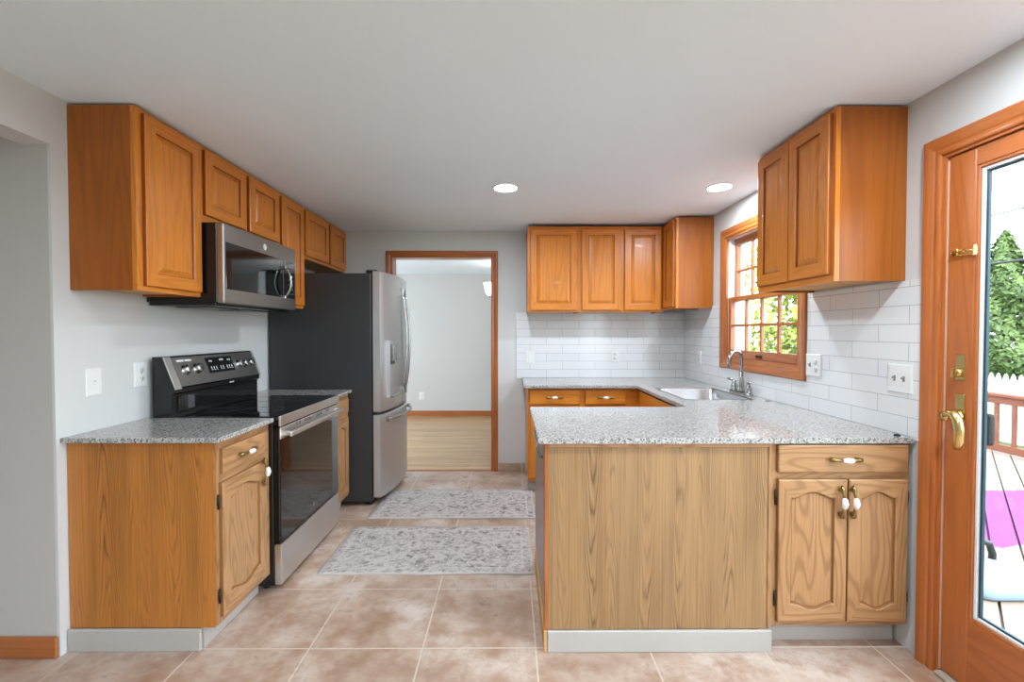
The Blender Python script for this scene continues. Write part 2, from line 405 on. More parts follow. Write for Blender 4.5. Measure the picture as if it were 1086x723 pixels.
# right wall with window and door openings
WY0, WY1, WZ0, WZ1 = 2.622, 3.535, 1.145, 2.095
PW0, PW1 = -2.45, .45          # unseen patio window added in the same wall to let in daylight
RY0, RY1, RZ = .80, 1.765, 2.052
m = MB()
m.box(XR, XR + T, WY1, YB + .12, 0, ZC + .1); m.box(XR, XR + T, WY0, WY1, 0, WZ0); m.box(XR, XR + T, WY0, WY1, WZ1, ZC + .1)
m.box(XR, XR + T, RY1, WY0, 0, ZC + .1); m.box(XR, XR + T, RY0, RY1, RZ, ZC + .1); m.box(XR, XR + T, PW1, RY0, 0, ZC + .1); m.box(XR, XR + T, YR, PW0, 0, ZC + .1); m.box(XR, XR + T, PW0, PW1, 2.12, ZC + .1)
struct(m.build('wall_right', wall_m), 'grey wall with the sink window and glazed door', 'wall')
# wall behind the camera, then the patio window added in the right wall
m = MB(); m.box(XL - 2.3, XR + T, YR - T, YR, 0, ZC)
struct(m.build('wall_rear', far_m), 'pale wall facing the kitchen', 'wall')
m = MB()
for y in (PW0, -1.03, .39): m.box(XR + .04, XR + .09, y, y + .06, 0, 2.12)
m.box(XR + .04, XR + .09, PW0 + .06, PW1 - .06, 2.06, 2.12); m.box(XR + .04, XR + .09, PW0 + .06, PW1 - .06, 0, .08)
struct(m.build('window_2', white_m), 'white framed patio window added unseen behind the viewer for daylight', 'window')
# backsplash tile
struct(bx(.059, XR - .008, YB - .009, YB, .905, 1.553, bev=.002).build('trim_1', tile_x), 'white subway tile backsplash on the back wall', 'backsplash')
m = MB(); W = .001
m.box(XR - .009, XR, WY1 + .07, YB - .009, .905, 1.58); m.box(XR - .009, XR, WY0 - .07, WY1 + .07, .905, 1.08); m.box(XR - .009, XR, 1.838, WY0 - .07, .905, 1.58)
struct(m.build('trim_2', tile_y), 'white subway tile backsplash beside the sink window', 'backsplash')
# doorway casing on the back wall
cw = .066
m = MB()
prof = [(0, 0), (.004, -.012), (.02, -.019), (.045, -.017), (cw, -.012), (cw, 0)]
def casing_rect(m, x0, x1, z0, z1, y, n, bottom=False, w=cw, fr=None):
    """moulded casing round an opening, in local (u, n, v): u0..u1, v0..v1; ogee profile"""
    pr = [(0.0, 0.0), (0.0, .010), (.006, .013), (.014, .014), (.024, .012), (.032, .016), (.046, .019), (w - .006, .020), (w, .016), (w, 0.0)]
    path = lambda d: ([(x0 - d, z0), (x0 - d, z1 + d), (x1 + d, z1 + d), (x1 + d, z0)] if not bottom else [(x0 - d, z0 - d), (x0 - d, z1 + d), (x1 + d, z1 + d), (x1 + d, z0 - d)])
    rings = [[(u, h, v) for u, v in path(d)] for d, h in pr]
    rings = [[r[k] for r in rings] for k in range(4)]
    if bottom: rings.append(rings[0])
    for a in range(len(rings) - 1):
        horiz = a % 2 == 1
        m.loops([rings[a], rings[a + 1]], 1 if horiz else 0, False, False, False)
    if not bottom:
        for r in (rings[0], rings[-1]): m.face([m.v(*p) for p in r], 0)
m = MB().frame((0, YB, 0), (1, 0, 0), (0, -1, 0))
casing_rect(m, DX0, DX1, 0, DZ, 0, 0)
m.M = Matrix()
m.box(DX0 - .012, DX0, YB - .004, YB + .124, 0, DZ + .012, mat=0); m.box(DX1, DX1 + .012, YB - .004, YB + .124, 0, DZ + .012, mat=0)
m.box(DX0, DX1, YB - .004, YB + .124, DZ, DZ + .012, mat=1)
struct(m.build('trim_3', [dark_trim['Z'], dark_trim['X']]), 'dark stained oak casing of the doorway to the far room', 'trim')
struct(bx(DX0, DX1, YB - .004, YB + .032, -.01, .006, bev=.003).build('trim_4', dark_trim['X']), 'dark oak threshold strip in the doorway', 'threshold')
struct(bx(DX1 + cw + .002, .15, YB - .012, YB, 0, .082, bev=.003).build('baseboard_back', floor_m), 'tile baseboard beside the doorway', 'baseboard')
# far room
FY, FZ = 7.24, 2.29
struct(bx(-3.6, 1.5, YB + .03, FY + .1, -.05, .002).build('floor_far', plank_m), 'light oak plank floor of the far room', 'floor')
struct(bx(-3.6, 1.5, YB + .12, FY + .1, FZ, FZ + .15).build('ceiling_far', ceil_m), 'white ceiling of the far room', 'ceiling')
struct(bx(-3.6, 1.5, FY, FY + .1, 0, FZ).build('wall_far', far_m), 'pale plain wall of the far room', 'wall')
m = MB(); m.box(-3.7, -3.6, YB + .12, 5.0, 0, FZ); m.box(-3.7, -3.6, 6.7, FY + .1, 0, FZ); m.box(-3.7, -3.6, 5.0, 6.7, 0, .8); m.box(-3.7, -3.6, 5.0, 6.7, 2.1, FZ)  # opening added on the unseen side to brighten the far room
struct(m.build('wall_far_left', far_m), 'pale far room wall with an added opening for daylight', 'wall')
struct(bx(1.5, 1.6, YB + .12, FY + .1, 0, FZ).build('wall_far_right', far_m), 'pale end wall of the far room', 'wall')
struct(bx(-3.6, 1.5, FY - .014, FY, .002, .088, bev=.004).build('baseboard_far', trim_oak['X']), 'oak baseboard of the far room', 'baseboard')

# ------------------------------------------------------------------ cabinet pieces
FRM = {'L': ((0, 1, 0), (1, 0, 0)), 'N': ((1, 0, 0), (0, -1, 0)), 'R': ((0, -1, 0), (-1, 0, 0))}
# local frame: u along the face (viewer's right), n out of it, v up.
def pt_frame(face, d, a):
    """origin for a face: d = coordinate of the face plane, a = where u starts along it"""
    if face == 'L': return (d, a, 0)
    if face == 'N': return (a, d, 0)
    return (d, a, 0)
def gaxis(face): return 'X' if face == 'N' else 'Y'
def panel_loop(w, h, i, s, arch, na):
    """closed loop inset i inside a panel opening with stile s; arch = rise of the shaped rails"""
    u0, u1, v0, v1 = s + i, w - s - i, s + i, h - s - i
    if not arch: return [(u0, v0), (u1, v0), (u1, v1), (u0, v1)]
    c = w / 2; hw = w / 2 - s
    def rise(u):
        t = min(1, abs(u - c) / hw)
        if t > .86: return 0.0
        t /= .86
        return arch * (.5 + .5 * math.cos(PI * t)) ** .8
    L = []
    for k in range(na + 1):
        u = u0 + (u1 - u0) * k / na; L.append((u, v0 + arch - rise(u)))
    for k in range(na + 1):
        u = u1 + (u0 - u1) * k / na; L.append((u, v1 - arch + rise(u)))
    return L
def door_mesh(mb, face, d, a, z0, w, h, t=.02, s=.055, arch=0.0, flat=False):
    """raised panel door: mats 0 = grain up, 1 = grain across"""
    u, n = FRM[face]; o = pt_frame(face, d, a); mb.frame((o[0], o[1], z0), u, n)
    na = 18
    def outer(i):
        if not arch: return [(i, i), (w - i, i), (w - i, h - i), (i, h - i)]
        L = [(i + (w - 2 * i) * k / na, i) for k in range(na + 1)] + [(w - i - (w - 2 * i) * k / na, h - i) for k in range(na + 1)]
        return L
    prof = [('o', 0, 0), ('o', 0, t - .005), ('o', .0015, t - .002), ('o', .006, t)]
    if flat: prof += [('o', .012, t)]
    else:
        prof += ([('p', 0, t), ('p', .004, t - .002), ('p', .006, t - .010), ('p', .012, t - .0105)] if arch else [('p', 0, t), ('p', .003, t - .001), ('p', .006, t - .004), ('p', .007, t - .010), ('p', .012, t - .0105), ('p', .030, t - .002), ('p', .032, t - .001)])
    rings = [[(p[0], dep, p[1]) for p in (outer(i) if k == 'o' else panel_loop(w, h, i, s, arch, na))] for k, i, dep in prof]
    def mats(i, k):
        if i == -1: return 1 if flat else 0
        if flat: return 2 if i < 1 else 1
        if i < 1 or 5 <= i <= 6: return 2
        if i < 4: 
            if not arch: return 1 if k in (0, 2) else 0
            return 0 if k in (na, 2 * na + 1) else 1
        return 0
    mb.loops(rings, 0, True, True, True, False, mats)
    return mb
def pull(parent, face, d, uc, vc, vertical):
    """bow handle: two brass leaf ends and a white ceramic grip"""
    u, n = FRM[face]; o = pt_frame(face, d, 0)
    sg = -1 if face == 'R' else 1
    if face == 'N': org = (uc, d, vc)
    else: org = (d, uc, vc)
    mb = MB().frame(org, u, n)
    A = lambda s_, h, w=0: ((w, h, s_) if vertical else (s_, h, w))
    L = .062
    for e in (-1, 1):
        mb.lathe(A(e * L * .82, 0), [(.008, 0), (.0095, .002), (.006, .006), (.004, .012)], axis=(0, 1, 0), seg=12, mat=0)
        mb.tube([A(e * L * 1.12, .008, e * .001), A(e * L, .014), A(e * L * .82, .016), A(e * L * .6, .02), A(e * L * .36, .026)], [.003, .0095, .0105, .0055, .0055], 10, 0)
    mb.tube([A(-L * .36, .0255), A(-L * .26, .028), A(0, .031), A(L * .26, .028), A(L * .36, .0255)], [.0065, .0105, .0128, .0105, .0065], 12, 1)
    return mb.build('handle', [brass_m, ceramic_m], parent)
def hinge(parent, face, d, uc, vc):
    org = (uc, d, vc) if face == 'N' else (d, uc, vc)
    u, n = FRM[face]; mb = MB().frame(org, u, n)
    mb.tube([(0, .006, -.026), (0, .006, .026)], .005, 8, 0); mb.box(-.004, .012, 0, .004, -.02, .02, .001)
    mb.lathe((0, .006, .026), [(.005, 0), (.006, .003), (.002, .007)], seg=8); mb.lathe((0, .006, -.026), [(.005, 0), (.006, -.003), (.002, -.007)], seg=8)
    return mb.build('hinge', hinge_m, parent)
def frame_grid(mb, face, d, a0, a1, z0, z1, cells, t=.02):
    """face frame with openings: cells = (u0, u1, v0, v1) rectangles closed by doors; drawn as stiles and rails"""
    us = sorted({a0, a1} | {c[0] for c in cells} | {c[1] for c in cells}); vs = sorted({z0, z1} | {c[2] for c in cells} | {c[3] for c in cells})
    for i in range(len(us) - 1):
        for j in range(len(vs) - 1):
            uc, vc = (us[i] + us[i + 1]) / 2, (vs[j] + vs[j + 1]) / 2
            if any(c[0] < uc < c[1] and c[2] < vc < c[3] for c in cells): continue
            mt = 0 if (us[i + 1] - us[i]) < .09 and (vs[j + 1] - vs[j]) > (us[i + 1] - us[i]) else 1
            if face == 'N': mb.box(us[i], us[i + 1], d, d + t, vs[j], vs[j + 1], mat=mt)
            elif face == 'L': mb.box(d - t, d, us[i], us[i + 1], vs[j], vs[j + 1], mat=mt)
            else: mb.box(d, d + t, us[i], us[i + 1], vs[j], vs[j + 1], mat=mt)
    return mb

side_oak = wood('oak_side_shaded', srgb(166, 92, 18), srgb(118, 57, 6), 'Z', across=7, along=.4, ring=9, line=.4, rough=.4, coat=0)  # side panels coloured darker than the doors, their shade painted in
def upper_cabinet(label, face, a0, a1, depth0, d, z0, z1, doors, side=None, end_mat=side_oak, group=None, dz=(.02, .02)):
    """wall-hung cabinet. depth0 = wall plane, d = plane of the face frame, doors = [(u0, u1)] along the face"""
    c = ((a0 + a1) / 2, (depth0 + d) / 2, z0) if face == 'N' else ((depth0 + d) / 2, (a0 + a1) / 2, z0)
    root = thing('upper_cabinet', label, 'cabinet', c, group)
    lo, hi = min(depth0, d), max(depth0, d)
    if face == 'N': lo += .02
    elif face == 'L': hi -= .02
    else: lo += .02
    mb = MB()
    # open box: sides, top, bottom raised behind the frame, back
    p = .014
    def B(u0, u1, w0, w1, v0, v1, mat=0):
        if face == 'N': mb.box(u0, u1, w0, w1, v0, v1, mat=mat)
        else: mb.box(w0, w1, u0, u1, v0, v1, mat=mat)
    B(a0, a0 + p, lo, hi, z0, z1); B(a1 - p, a1, lo, hi, z0, z1); B(a0 + p, a1 - p, lo, hi, z1 - p, z1)
    B(a0 + p, a1 - p, lo, hi, z0 + .012, z0 + .026, 1)
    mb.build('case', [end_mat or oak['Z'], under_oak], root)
    cells = [(u0 + .012, u1 - .012, z0 + dz[0] + .012, z1 - dz[1] - .012) for u0, u1 in doors]
    frame_grid(MB(), face, d, a0, a1, z0, z1, cells).build('face_frame', [oak['Z'], oak[gaxis(face)]], root)
    for u0, u1 in doors:
        a = u1 if face == 'R' else u0
        dm = door_mesh(MB(), face, d, a, z0 + dz[0], u1 - u0, z1 - z0 - sum(dz))
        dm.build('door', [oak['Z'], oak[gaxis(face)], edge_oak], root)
    return root

ZU0, ZU1 = 1.54, 2.325
UL = -1.597
g_up = None
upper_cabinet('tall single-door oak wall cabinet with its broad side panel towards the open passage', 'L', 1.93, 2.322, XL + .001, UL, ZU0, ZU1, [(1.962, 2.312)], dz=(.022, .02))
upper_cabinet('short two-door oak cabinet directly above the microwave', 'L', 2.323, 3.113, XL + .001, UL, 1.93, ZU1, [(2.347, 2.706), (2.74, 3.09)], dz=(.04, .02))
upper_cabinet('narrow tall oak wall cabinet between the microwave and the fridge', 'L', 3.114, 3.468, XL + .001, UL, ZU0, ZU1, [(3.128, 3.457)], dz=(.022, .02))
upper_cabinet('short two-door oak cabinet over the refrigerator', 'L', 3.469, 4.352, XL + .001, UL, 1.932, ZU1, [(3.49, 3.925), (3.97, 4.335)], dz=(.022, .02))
YU = 4.05
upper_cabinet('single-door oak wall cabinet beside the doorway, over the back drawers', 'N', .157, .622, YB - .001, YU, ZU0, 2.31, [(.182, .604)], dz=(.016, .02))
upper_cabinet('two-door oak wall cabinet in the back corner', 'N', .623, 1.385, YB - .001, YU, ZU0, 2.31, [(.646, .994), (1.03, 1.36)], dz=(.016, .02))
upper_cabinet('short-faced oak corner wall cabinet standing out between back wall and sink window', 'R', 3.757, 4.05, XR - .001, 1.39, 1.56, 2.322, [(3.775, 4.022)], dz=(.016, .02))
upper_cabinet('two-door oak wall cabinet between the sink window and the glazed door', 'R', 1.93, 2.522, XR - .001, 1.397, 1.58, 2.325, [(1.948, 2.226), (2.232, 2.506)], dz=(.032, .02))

def base_cabinet(label, face, a0, a1, back, d, doors, drawers, arch=.03, ztop=.893, z0=.1, kick=None, handles=(), hinges=(), end=None, dhandles=True, mat=None):
    mat = mat or boak
    c = ((a0 + a1) / 2, (back + d) / 2, 0) if face == 'N' else ((back + d) / 2, (a0 + a1) / 2, 0)
    root = thing('base_cabinet', label, 'cabinet', c)
    lo, hi = min(back, d), max(back, d)
    if face == 'L': hi -= .02
    else: lo += .02
    mb = MB(); p = .016
    def B(m_, u0, u1, w0, w1, v0, v1, mt=0, bev=0):
        if face == 'N': m_.box(u0, u1, w0, w1, v0, v1, bev, mt)
        else: m_.box(w0, w1, u0, u1, v0, v1, bev, mt)
    B(mb, a0, a0 + p, lo, hi, z0, ztop); B(mb, a1 - p, a1, lo, hi, z0, ztop); B(mb, a0 + p, a1 - p, lo, hi, z0, z0 + p, 1)
    mb.build('case', [end or mat['Z'], under_oak], root)
    cells = [(u0 + .01, u1 - .01, v0 + .01, v1 - .01) for u0, u1, v0, v1 in list(doors) + list(drawers)]
    frame_grid(MB(), face, d, a0, a1, z0, ztop, cells).build('face_frame', [mat['Z'], mat[gaxis(face)]], root)
    for i, (u0, u1, v0, v1) in enumerate(doors):
        dm = door_mesh(MB(), face, d, u1 if face == 'R' else u0, v0, u1 - u0, v1 - v0, s=.05, arch=arch)
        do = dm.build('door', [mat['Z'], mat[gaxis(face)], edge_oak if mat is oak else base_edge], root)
        if i < len(handles) and handles[i] is not None:
            pull(do, face, d + (.02 if face == 'L' else -.02), handles[i][0], handles[i][1], True)
        if i < len(hinges) and hinges[i] is not None:
            for hv in (v0 + .095, v1 - .08): hinge(do, face, d, hinges[i], hv)
    for u0, u1, v0, v1 in drawers:
        dm = door_mesh(MB(), face, d, u1 if face == 'R' else u0, v0, u1 - u0, v1 - v0, flat=True)
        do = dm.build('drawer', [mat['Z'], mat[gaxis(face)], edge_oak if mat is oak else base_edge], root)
        if dhandles: pull(do, face, d + (.02 if face == 'L' else -.02), (u0 + u1) / 2, (v0 + v1) / 2, False)
    if kick is not None:
        km = MB(); kd, kt = kick
        B(km, a0, a1, min(kd, kd + kt), max(kd, kd + kt), 0, z0 - .002); km.build('toe_kick', kick_m, root)
    return root
BX = -1.254
r = base_cabinet('short oak base cabinet beside the open passage, with one drawer over one arched door', 'L', 1.905, 2.318, XL + .002, BX, [(1.918, 2.258, .13, .712)], [(1.925, 2.252, .75, .858)],
                 kick=(-1.315, -.015), handles=[(2.222, .665)], hinges=[1.908], end=panel_oak)
bx(XL + .004, -1.262, 1.899, 1.905, .0945, .893).build('side_panel', panel_oak, r)
bx(XL + .004, -1.318, 1.884, 1.899, 0, .094, bev=.003).build('kick_board', kick_m, r)
r = base_cabinet('narrow oak base cabinet squeezed between the range and the fridge', 'L', 3.128, 3.455, XL + .002, BX, [(3.14, 3.42, .13, .712)], [(3.14, 3.42, .75, .858)], kick=(-1.315, -.015), dhandles=False)
# back run
r = base_cabinet('oak base cabinet at the end of the back counter beside the doorway', 'N', .15, .602, YB - .002, 3.77, [(.166, .582, .13, .712)], [(.166, .582, .75, .872)], kick=(3.84, .015), handles=[(.21, .665)], mat=oak)
r = base_cabinet('oak base cabinet on the back counter next to the inside corner', 'N', .603, 1.089, YB - .002, 3.77, [(.633, .972, .13, .712)], [(.633, .972, .75, .872)], kick=(3.84, .015), handles=[(.66, .665)], mat=oak)
r = base_cabinet('oak sink cabinet under the window, with false drawer front and two doors', 'R', 2.66, 3.768, XR - .012, 1.09, [(2.7, 3.19, .13, .712), (3.21, 3.70, .13, .712)], [(2.7, 3.70, .75, .872)], kick=(1.16, .015), handles=[(3.16, .665), (3.24, .665)], dhandles=False, mat=oak)
bx(1.074, 1.089, 3.655, 3.675, .82, .85, bev=.003).build('catch', plastic_w, r)
# peninsula
PY = 1.885
r = base_cabinet('two-door oak base cabinet in the peninsula beside the glazed door', 'N', 1.106, XR - .012, 2.62, PY,
                 [(1.131, 1.421, .132, .74), (1.427, 1.679, .132, .74)], [(1.128, 1.676, .768, .886)],
                 kick=(1.95, .015), handles=[(1.388, .648), (1.436, .648)], hinges=[1.126, 1.684], arch=.026, z0=.108)
def peninsula_panel():
    root = thing('peninsula_cabinet', 'pale grained wood back panel of the peninsula, facing the room', 'cabinet', (.62, 2.2, 0))
    bx(.16, 1.105, PY, PY + .015, .0925, .893).build('back_panel', pen_oak, root)
    m = MB(); m.box(.145, .161, PY - .004, PY + .05, .09, .892, .002); m.build('corner_trim', trim_oak['Z'], root)
    bx(.162, 1.105, PY - .006, PY,   .873, .892, bev=.002).build('top_rail', boak['X'], root)
    bx(1.096, 1.105, PY - .004, PY, .1, .873, bev=.001).build('edge_strip', boak['Z'], root)
    m = MB(); m.box(.158, 1.112, PY - .014, PY, 0, .092, .003); m.build('kick_board', kick_m, root)
    m = MB(); m.box(.142, .157, PY - .012, PY + .70, 0, .092, .002); m.build('end_board', under_oak, root)
    bx(.76, 1.105, PY + .02, 2.62, .1, .893).build('case', oak['Z'], root)
    return root
peninsula_panel()
# dishwasher in the end of the peninsula, facing the aisle
dw = thing('dishwasher', 'stainless dishwasher set in the end of the peninsula beside the aisle rugs', 'dishwasher', (.45, 2.27, .1))
bx(.17, .755, 1.945, 2.575, .1, .888).build('tub', black_m, dw)
bx(.147, .17, 1.945, 2.575, .13, .886, bev=.006, seg=2).build('door', steel('warm_stainless', srgb(150, 128, 122), 'Y', .3), dw)
m = MB(); m.tube([(.147, 2.0, .80), (.134, 2.0, .80), (.134, 2.52, .80), (.147, 2.52, .80)], .006, 10); m.build('handle', chrome_m, dw)

# ------------------------------------------------------------------ worktops
def slab(label, polys, z0=.893, z1=.916, hole=None):
    bm = MB()
    return bm
m = MB(); m.box(XL + .001, -1.223, 1.872, 2.316, .894, .916, bev=.003, seg=2)
tag(m.build('countertop', granite_m, loc=(-1.55, 2.09, .894)), 'small speckled granite worktop between the open passage and the range', 'countertop')
m = MB(); m.box(XL + .001, -1.223, 3.126, 3.458, .894, .916, bev=.003, seg=2)
tag(m.build('countertop', granite_m, loc=(-1.55, 3.29, .894)), 'narrow speckled granite worktop strip between the range and the fridge', 'countertop')
SX0, SX1, SY0, SY1 = 1.145, 1.61, 2.93, 3.54
def u_top():
    mb = MB(); xs = [.118, 1.05, SX0, SX1, XR - .0095]; ys = [1.862, 2.652, SY0, SY1, 3.715, YB - .0095]
    bm = mb.b; V = {}
    def vv(i, j):
        if (i, j) not in V: V[i, j] = bm.verts.new((xs[i], ys[j], .916))
        return V[i, j]
    fs = []
    for i in range(4):
        for j in range(5):
            if i == 0 and j in (1, 2, 3): continue
            if i == 2 and j == 2: continue
            fs.append(bm.faces.new([vv(i, j), vv(i + 1, j), vv(i + 1, j + 1), vv(i, j + 1)]))
    r_ = bmesh.ops.extrude_face_region(bm, geom=fs)
    bmesh.ops.translate(bm, verts=[g for g in r_['geom'] if isinstance(g, bmesh.types.BMVert)], vec=(0, 0, -.023))
    bmesh.ops.recalc_face_normals(bm, faces=bm.faces)
    es = [e for e in bm.edges if len(e.link_faces) == 2 and e.calc_face_angle(0) > .5 and abs(e.verts[0].co.z - .916) < 1e-4 and abs(e.verts[1].co.z - .916) < 1e-4]
    bmesh.ops.bevel(bm, geom=es, offset=.003, segments=2, affect='EDGES')
    o = mb.build('countertop', granite_m, loc=(1.0, 2.8, .893))
    tag(o, 'long U-shaped speckled granite worktop running over the peninsula, sink side and back cabinets', 'countertop')
u_top()
# ------------------------------------------------------------------ sink and faucet
def rrect(x0, x1, y0, y1, r, z, n=5):
    L = []
    for cx, cy, a in ((x1 - r, y1 - r, 0), (x0 + r, y1 - r, PI / 2), (x0 + r, y0 + r, PI), (x1 - r, y0 + r, 1.5 * PI)):
        for k in range(n + 1):
            t = a + PI / 2 * k / n; L.append((cx + r * math.cos(t), cy + r * math.sin(t), z))
    return L
sk = thing('sink', 'stainless undermount sink bowl in the granite below the window', 'sink', ((SX0 + SX1) / 2, (SY0 + SY1) / 2, .72))
m = MB()
m.loops([rrect(SX0 + .001, SX1 - .001, SY0 + .001, SY1 - .001, .004, .9165), rrect(SX0 + .012, SX1 - .012, SY0 + .012, SY1 - .012, .05, .917), rrect(SX0 + .018, SX1 - .018, SY0 + .018, SY1 - .018, .05, .910),
         rrect(SX0 + .024, SX1 - .024, SY0 + .024, SY1 - .024, .05, .76), rrect(SX0 + .06, SX1 - .06, SY0 + .06, SY1 - .06, .04, .732), rrect(SX0 + .2, SX1 - .2, SY0 + .26, SY1 - .26, .03, .728)], 0, True, False, True, True)
m.build('bowl', sink_m, sk)
m = MB(); m.lathe(((SX0 + SX1) / 2, (SY0 + SY1) / 2, .729), [(.001, .001), (.03, .0015), (.044, .004), (.046, 0)], seg=20); m.build('drain', chrome_m, sk)
fx, fy, fz = 1.652, 3.19, .916
fc = thing('faucet', 'brushed nickel gooseneck faucet with two lever handles behind the sink', 'faucet', (fx, fy, fz))
m = MB(); m.loops([rrect(fx - .028, fx + .028, fy - .135, fy + .135, .026, fz), rrect(fx - .028, fx + .028, fy - .135, fy + .135, .026, fz + .012), rrect(fx - .022, fx + .022, fy - .128, fy + .128, .022, fz + .02)], 0, True, True, True); m.build('deck_plate', chrome_m, fc)
m = MB(); m.lathe((fx, fy, fz + .018), [(.027, 0), (.027, .006), (.021, .02), (.022, .04), (.019, .085), (.0155, .1), (.0145, .14)], seg=18)
pts = [(fx, fy, fz + .13)] + [(fx - .055 + .055 * math.cos(t), fy - .026 + .026 * math.cos(t), fz + .25 + .060 * math.sin(t)) for t in [PI * k / 12 for k in range(13)]] + [(fx - .112, fy - .053, fz + .222), (fx - .113, fy - .054, fz + .195)]
m.tube(pts, [.0125] * (len(pts) - 2) + [.0125, .014], 14); m.build('spout', chrome_m, fc)
for sgn in (-1, 1):
    m = MB(); c = (fx, fy + sgn * .1, fz + .016)
    m.lathe(c, [(.026, 0), (.026, .008), (.022, .014), (.024, .03), (.018, .05), (.011, .06), (.013, .07), (.004, .076)], seg=16)
    hb = m.build('handle_base', chrome_m, fc)
    m = MB(); z = c[2] + .07
    m.tube([(fx, c[1], z), (fx - .012, c[1] + sgn * .022, z + .006), (fx - .018, c[1] + sgn * .045, z + .012), (fx - .02, c[1] + sgn * .066, z + .010)], [.006, .008, .01, .004], 10)
    m.tube([(fx + .014, c[1] - sgn * .012, z - .002), (fx, c[1], z), (fx - .004, c[1] + sgn * .004, z + .012)], [.004, .007, .005], 10)
    m.build('lever', chrome_m, hb)
m = MB(); m.lathe((1.655, 2.86, .916), [(.017, 0), (.017, .003), (.011, .005), (.003, .0055)], seg=14)
tag(m.build('hole_cover', chrome_m, loc=(1.655, 2.86, .916)), 'flat round metal hole cover on the worktop beside the faucet', 'hole cover')
m = MB(); m.lathe((1.655, 1.90, .916), [(.012, 0), (.011, .006), (.004, .009)], seg=12)
tag(m.build('door_bumper', rubber_m, loc=(1.655, 1.90, .916)), 'small dark bumper at the worktop corner by the glazed door', 'bumper')

# ------------------------------------------------------------------ refrigerator
FY0, FY1 = 3.475, 4.335
fr = thing('refrigerator', 'stainless french-door refrigerator with dark charcoal side beside the doorway', 'refrigerator', (-1.45, 3.9, 0))
m = MB(); m.box(XL + .02, -1.078, FY0, FY1, .03, 1.815, .006); m.build('body', side_m, fr)
for y in (FY0 + .06, FY1 - .06):
    for x in (-1.13, -1.8):
        m = MB(); m.lathe((x, y, 0), [(.02, 0), (.022, .006), (.014, .012), (.014, .04)], seg=10); m.build('foot', rubber_m, fr)
m = MB(); m.box(-1.10, -1.082, FY0 + .02, FY1 - .02, .012, .06); m.build('foot_grille', rubber_m, fr)
YM = (FY0 + FY1) / 2
def bul(y):
    t = (y - YM) / (FY1 - YM); return -1.004 + .062 * (1 - t * t)
def fr_door(name, y0, y1, z0, z1, parent=fr, edge=.012):
    mb = MB(); n = 14
    def ring(i, dz):
        ys = [y0 + i + (y1 - y0 - 2 * i) * k / n for k in range(n + 1)]
        return ys
    rows = []
    for z, ins in ((z0, .008), (z0 + .006, .001), (z0 + .014, 0), (z1 - .014, 0), (z1 - .006, .001), (z1, .008)):
        row = [(-1.064, y0 + ins, z)]
        for k in range(n + 1):
            y = y0 + (y1 - y0) * k / n
            e = min(y - y0, y1 - y); x = bul(y) - ins
            if k == 0: y += .004 ; x -= .008
            if k == n: y -= .004; x -= .008
            row.append((x, y, z))
            if k == 0: row[-1] = (x, y0 + ins, z)
            if k == n: row[-1] = (x, y1 - ins, z)
        row.append((-1.064, y1 - ins, z)); rows.append(row)
    mb.loops(rows, 0, True, True, True)
    for f in mb.b.faces:
        f.smooth = True
    o = mb.build(name, steel_z, parent)
    try: o.data.set_sharp_from_angle(angle=.5)
    except Exception: pass
    return o
d1 = fr_door('door', FY0 + .002, YM - .003, .735, 1.832)
d2 = fr_door('door', YM + .003, FY1 - .002, .735, 1.832)
dz_ = fr_door('freezer_drawer', FY0 + .002, FY1 - .002, .065, .712)
m = MB(); m.box(-1.078, -1.062, FY0 + .02, FY1 - .02, .08, 1.81); m.build('gasket', rubber_m, fr)
for d_, y in ((d1, YM - .05), (d2, YM + .05)):
    m = MB(); x0 = bul(y)
    pts = [(x0 + .018 + .04 * math.sin(PI * k / 14) ** .8, y, .86 + .84 * k / 14) for k in range(15)]
    for i in range(len(pts) - 1): pass
    rings = []
    for k, p in enumerate(pts):
        w, h = .013, .009
        rings.append([(p[0] - h, p[1] - w, p[2]), (p[0] + h * .6, p[1] - w, p[2]), (p[0] + h, p[1], p[2]), (p[0] + h * .6, p[1] + w, p[2]), (p[0] - h, p[1] + w, p[2])])
    m.loops(rings, 0, True, True, True, True)
    for zz in (.86, 1.70): m.box(x0 - .01, x0 + .03, y - .017, y + .017, zz - .035, zz + .035, .005, 0, 2)
    m.build('handle', steel_dk if False else chrome_m, d_)
m = MB(); zf = .668
ys = [FY0 + .09 + (FY1 - FY0 - .18) * k / 16 for k in range(17)]
m.tube([(bul(y) + .012 + .034 * min(1, math.sin(PI * k / 16) * 1.6), y, zf) for k, y in enumerate(ys)], .0125, 10)
for y in (ys[0], ys[-1]): m.box(bul(y) - .01, bul(y) + .03, y - .02, y + .02, zf - .016, zf + .016, .005, 0, 2)
m.build('handle', chrome_m, dz_)
# dispenser recess on the near door
yd = 3.655; xd = bul(yd)
m = MB(); m.box(xd - .03, xd + .004, yd - .09, yd + .09, .83, 1.29, .004); m.build('dispenser', steel_z, d1)
m = MB(); m.box(xd + .002, xd + .03, yd - .075, yd + .05, 1.13, 1.26, .004, 0); m.build('dispenser_spout', chrome_m, d1)
m = MB(); m.box(xd + .002, xd + .034, yd - .085, yd + .085, .835, .855, .004); m.build('drip_tray', chrome_m, d1)
m = MB(); m.box(xd + .002, xd + .012, yd - .06, yd + .04, 1.10, 1.131, .002); m.build('paddle', black_m, d1)

for y0, y1 in ((FY0 + .01, FY0 + .12), (FY1 - .12, FY1 - .01)):
    m = MB(); m.box(-1.12, -1.03, y0, y1, 1.8155, 1.842, .006); m.build('hinge_cover', rubber_m, fr)

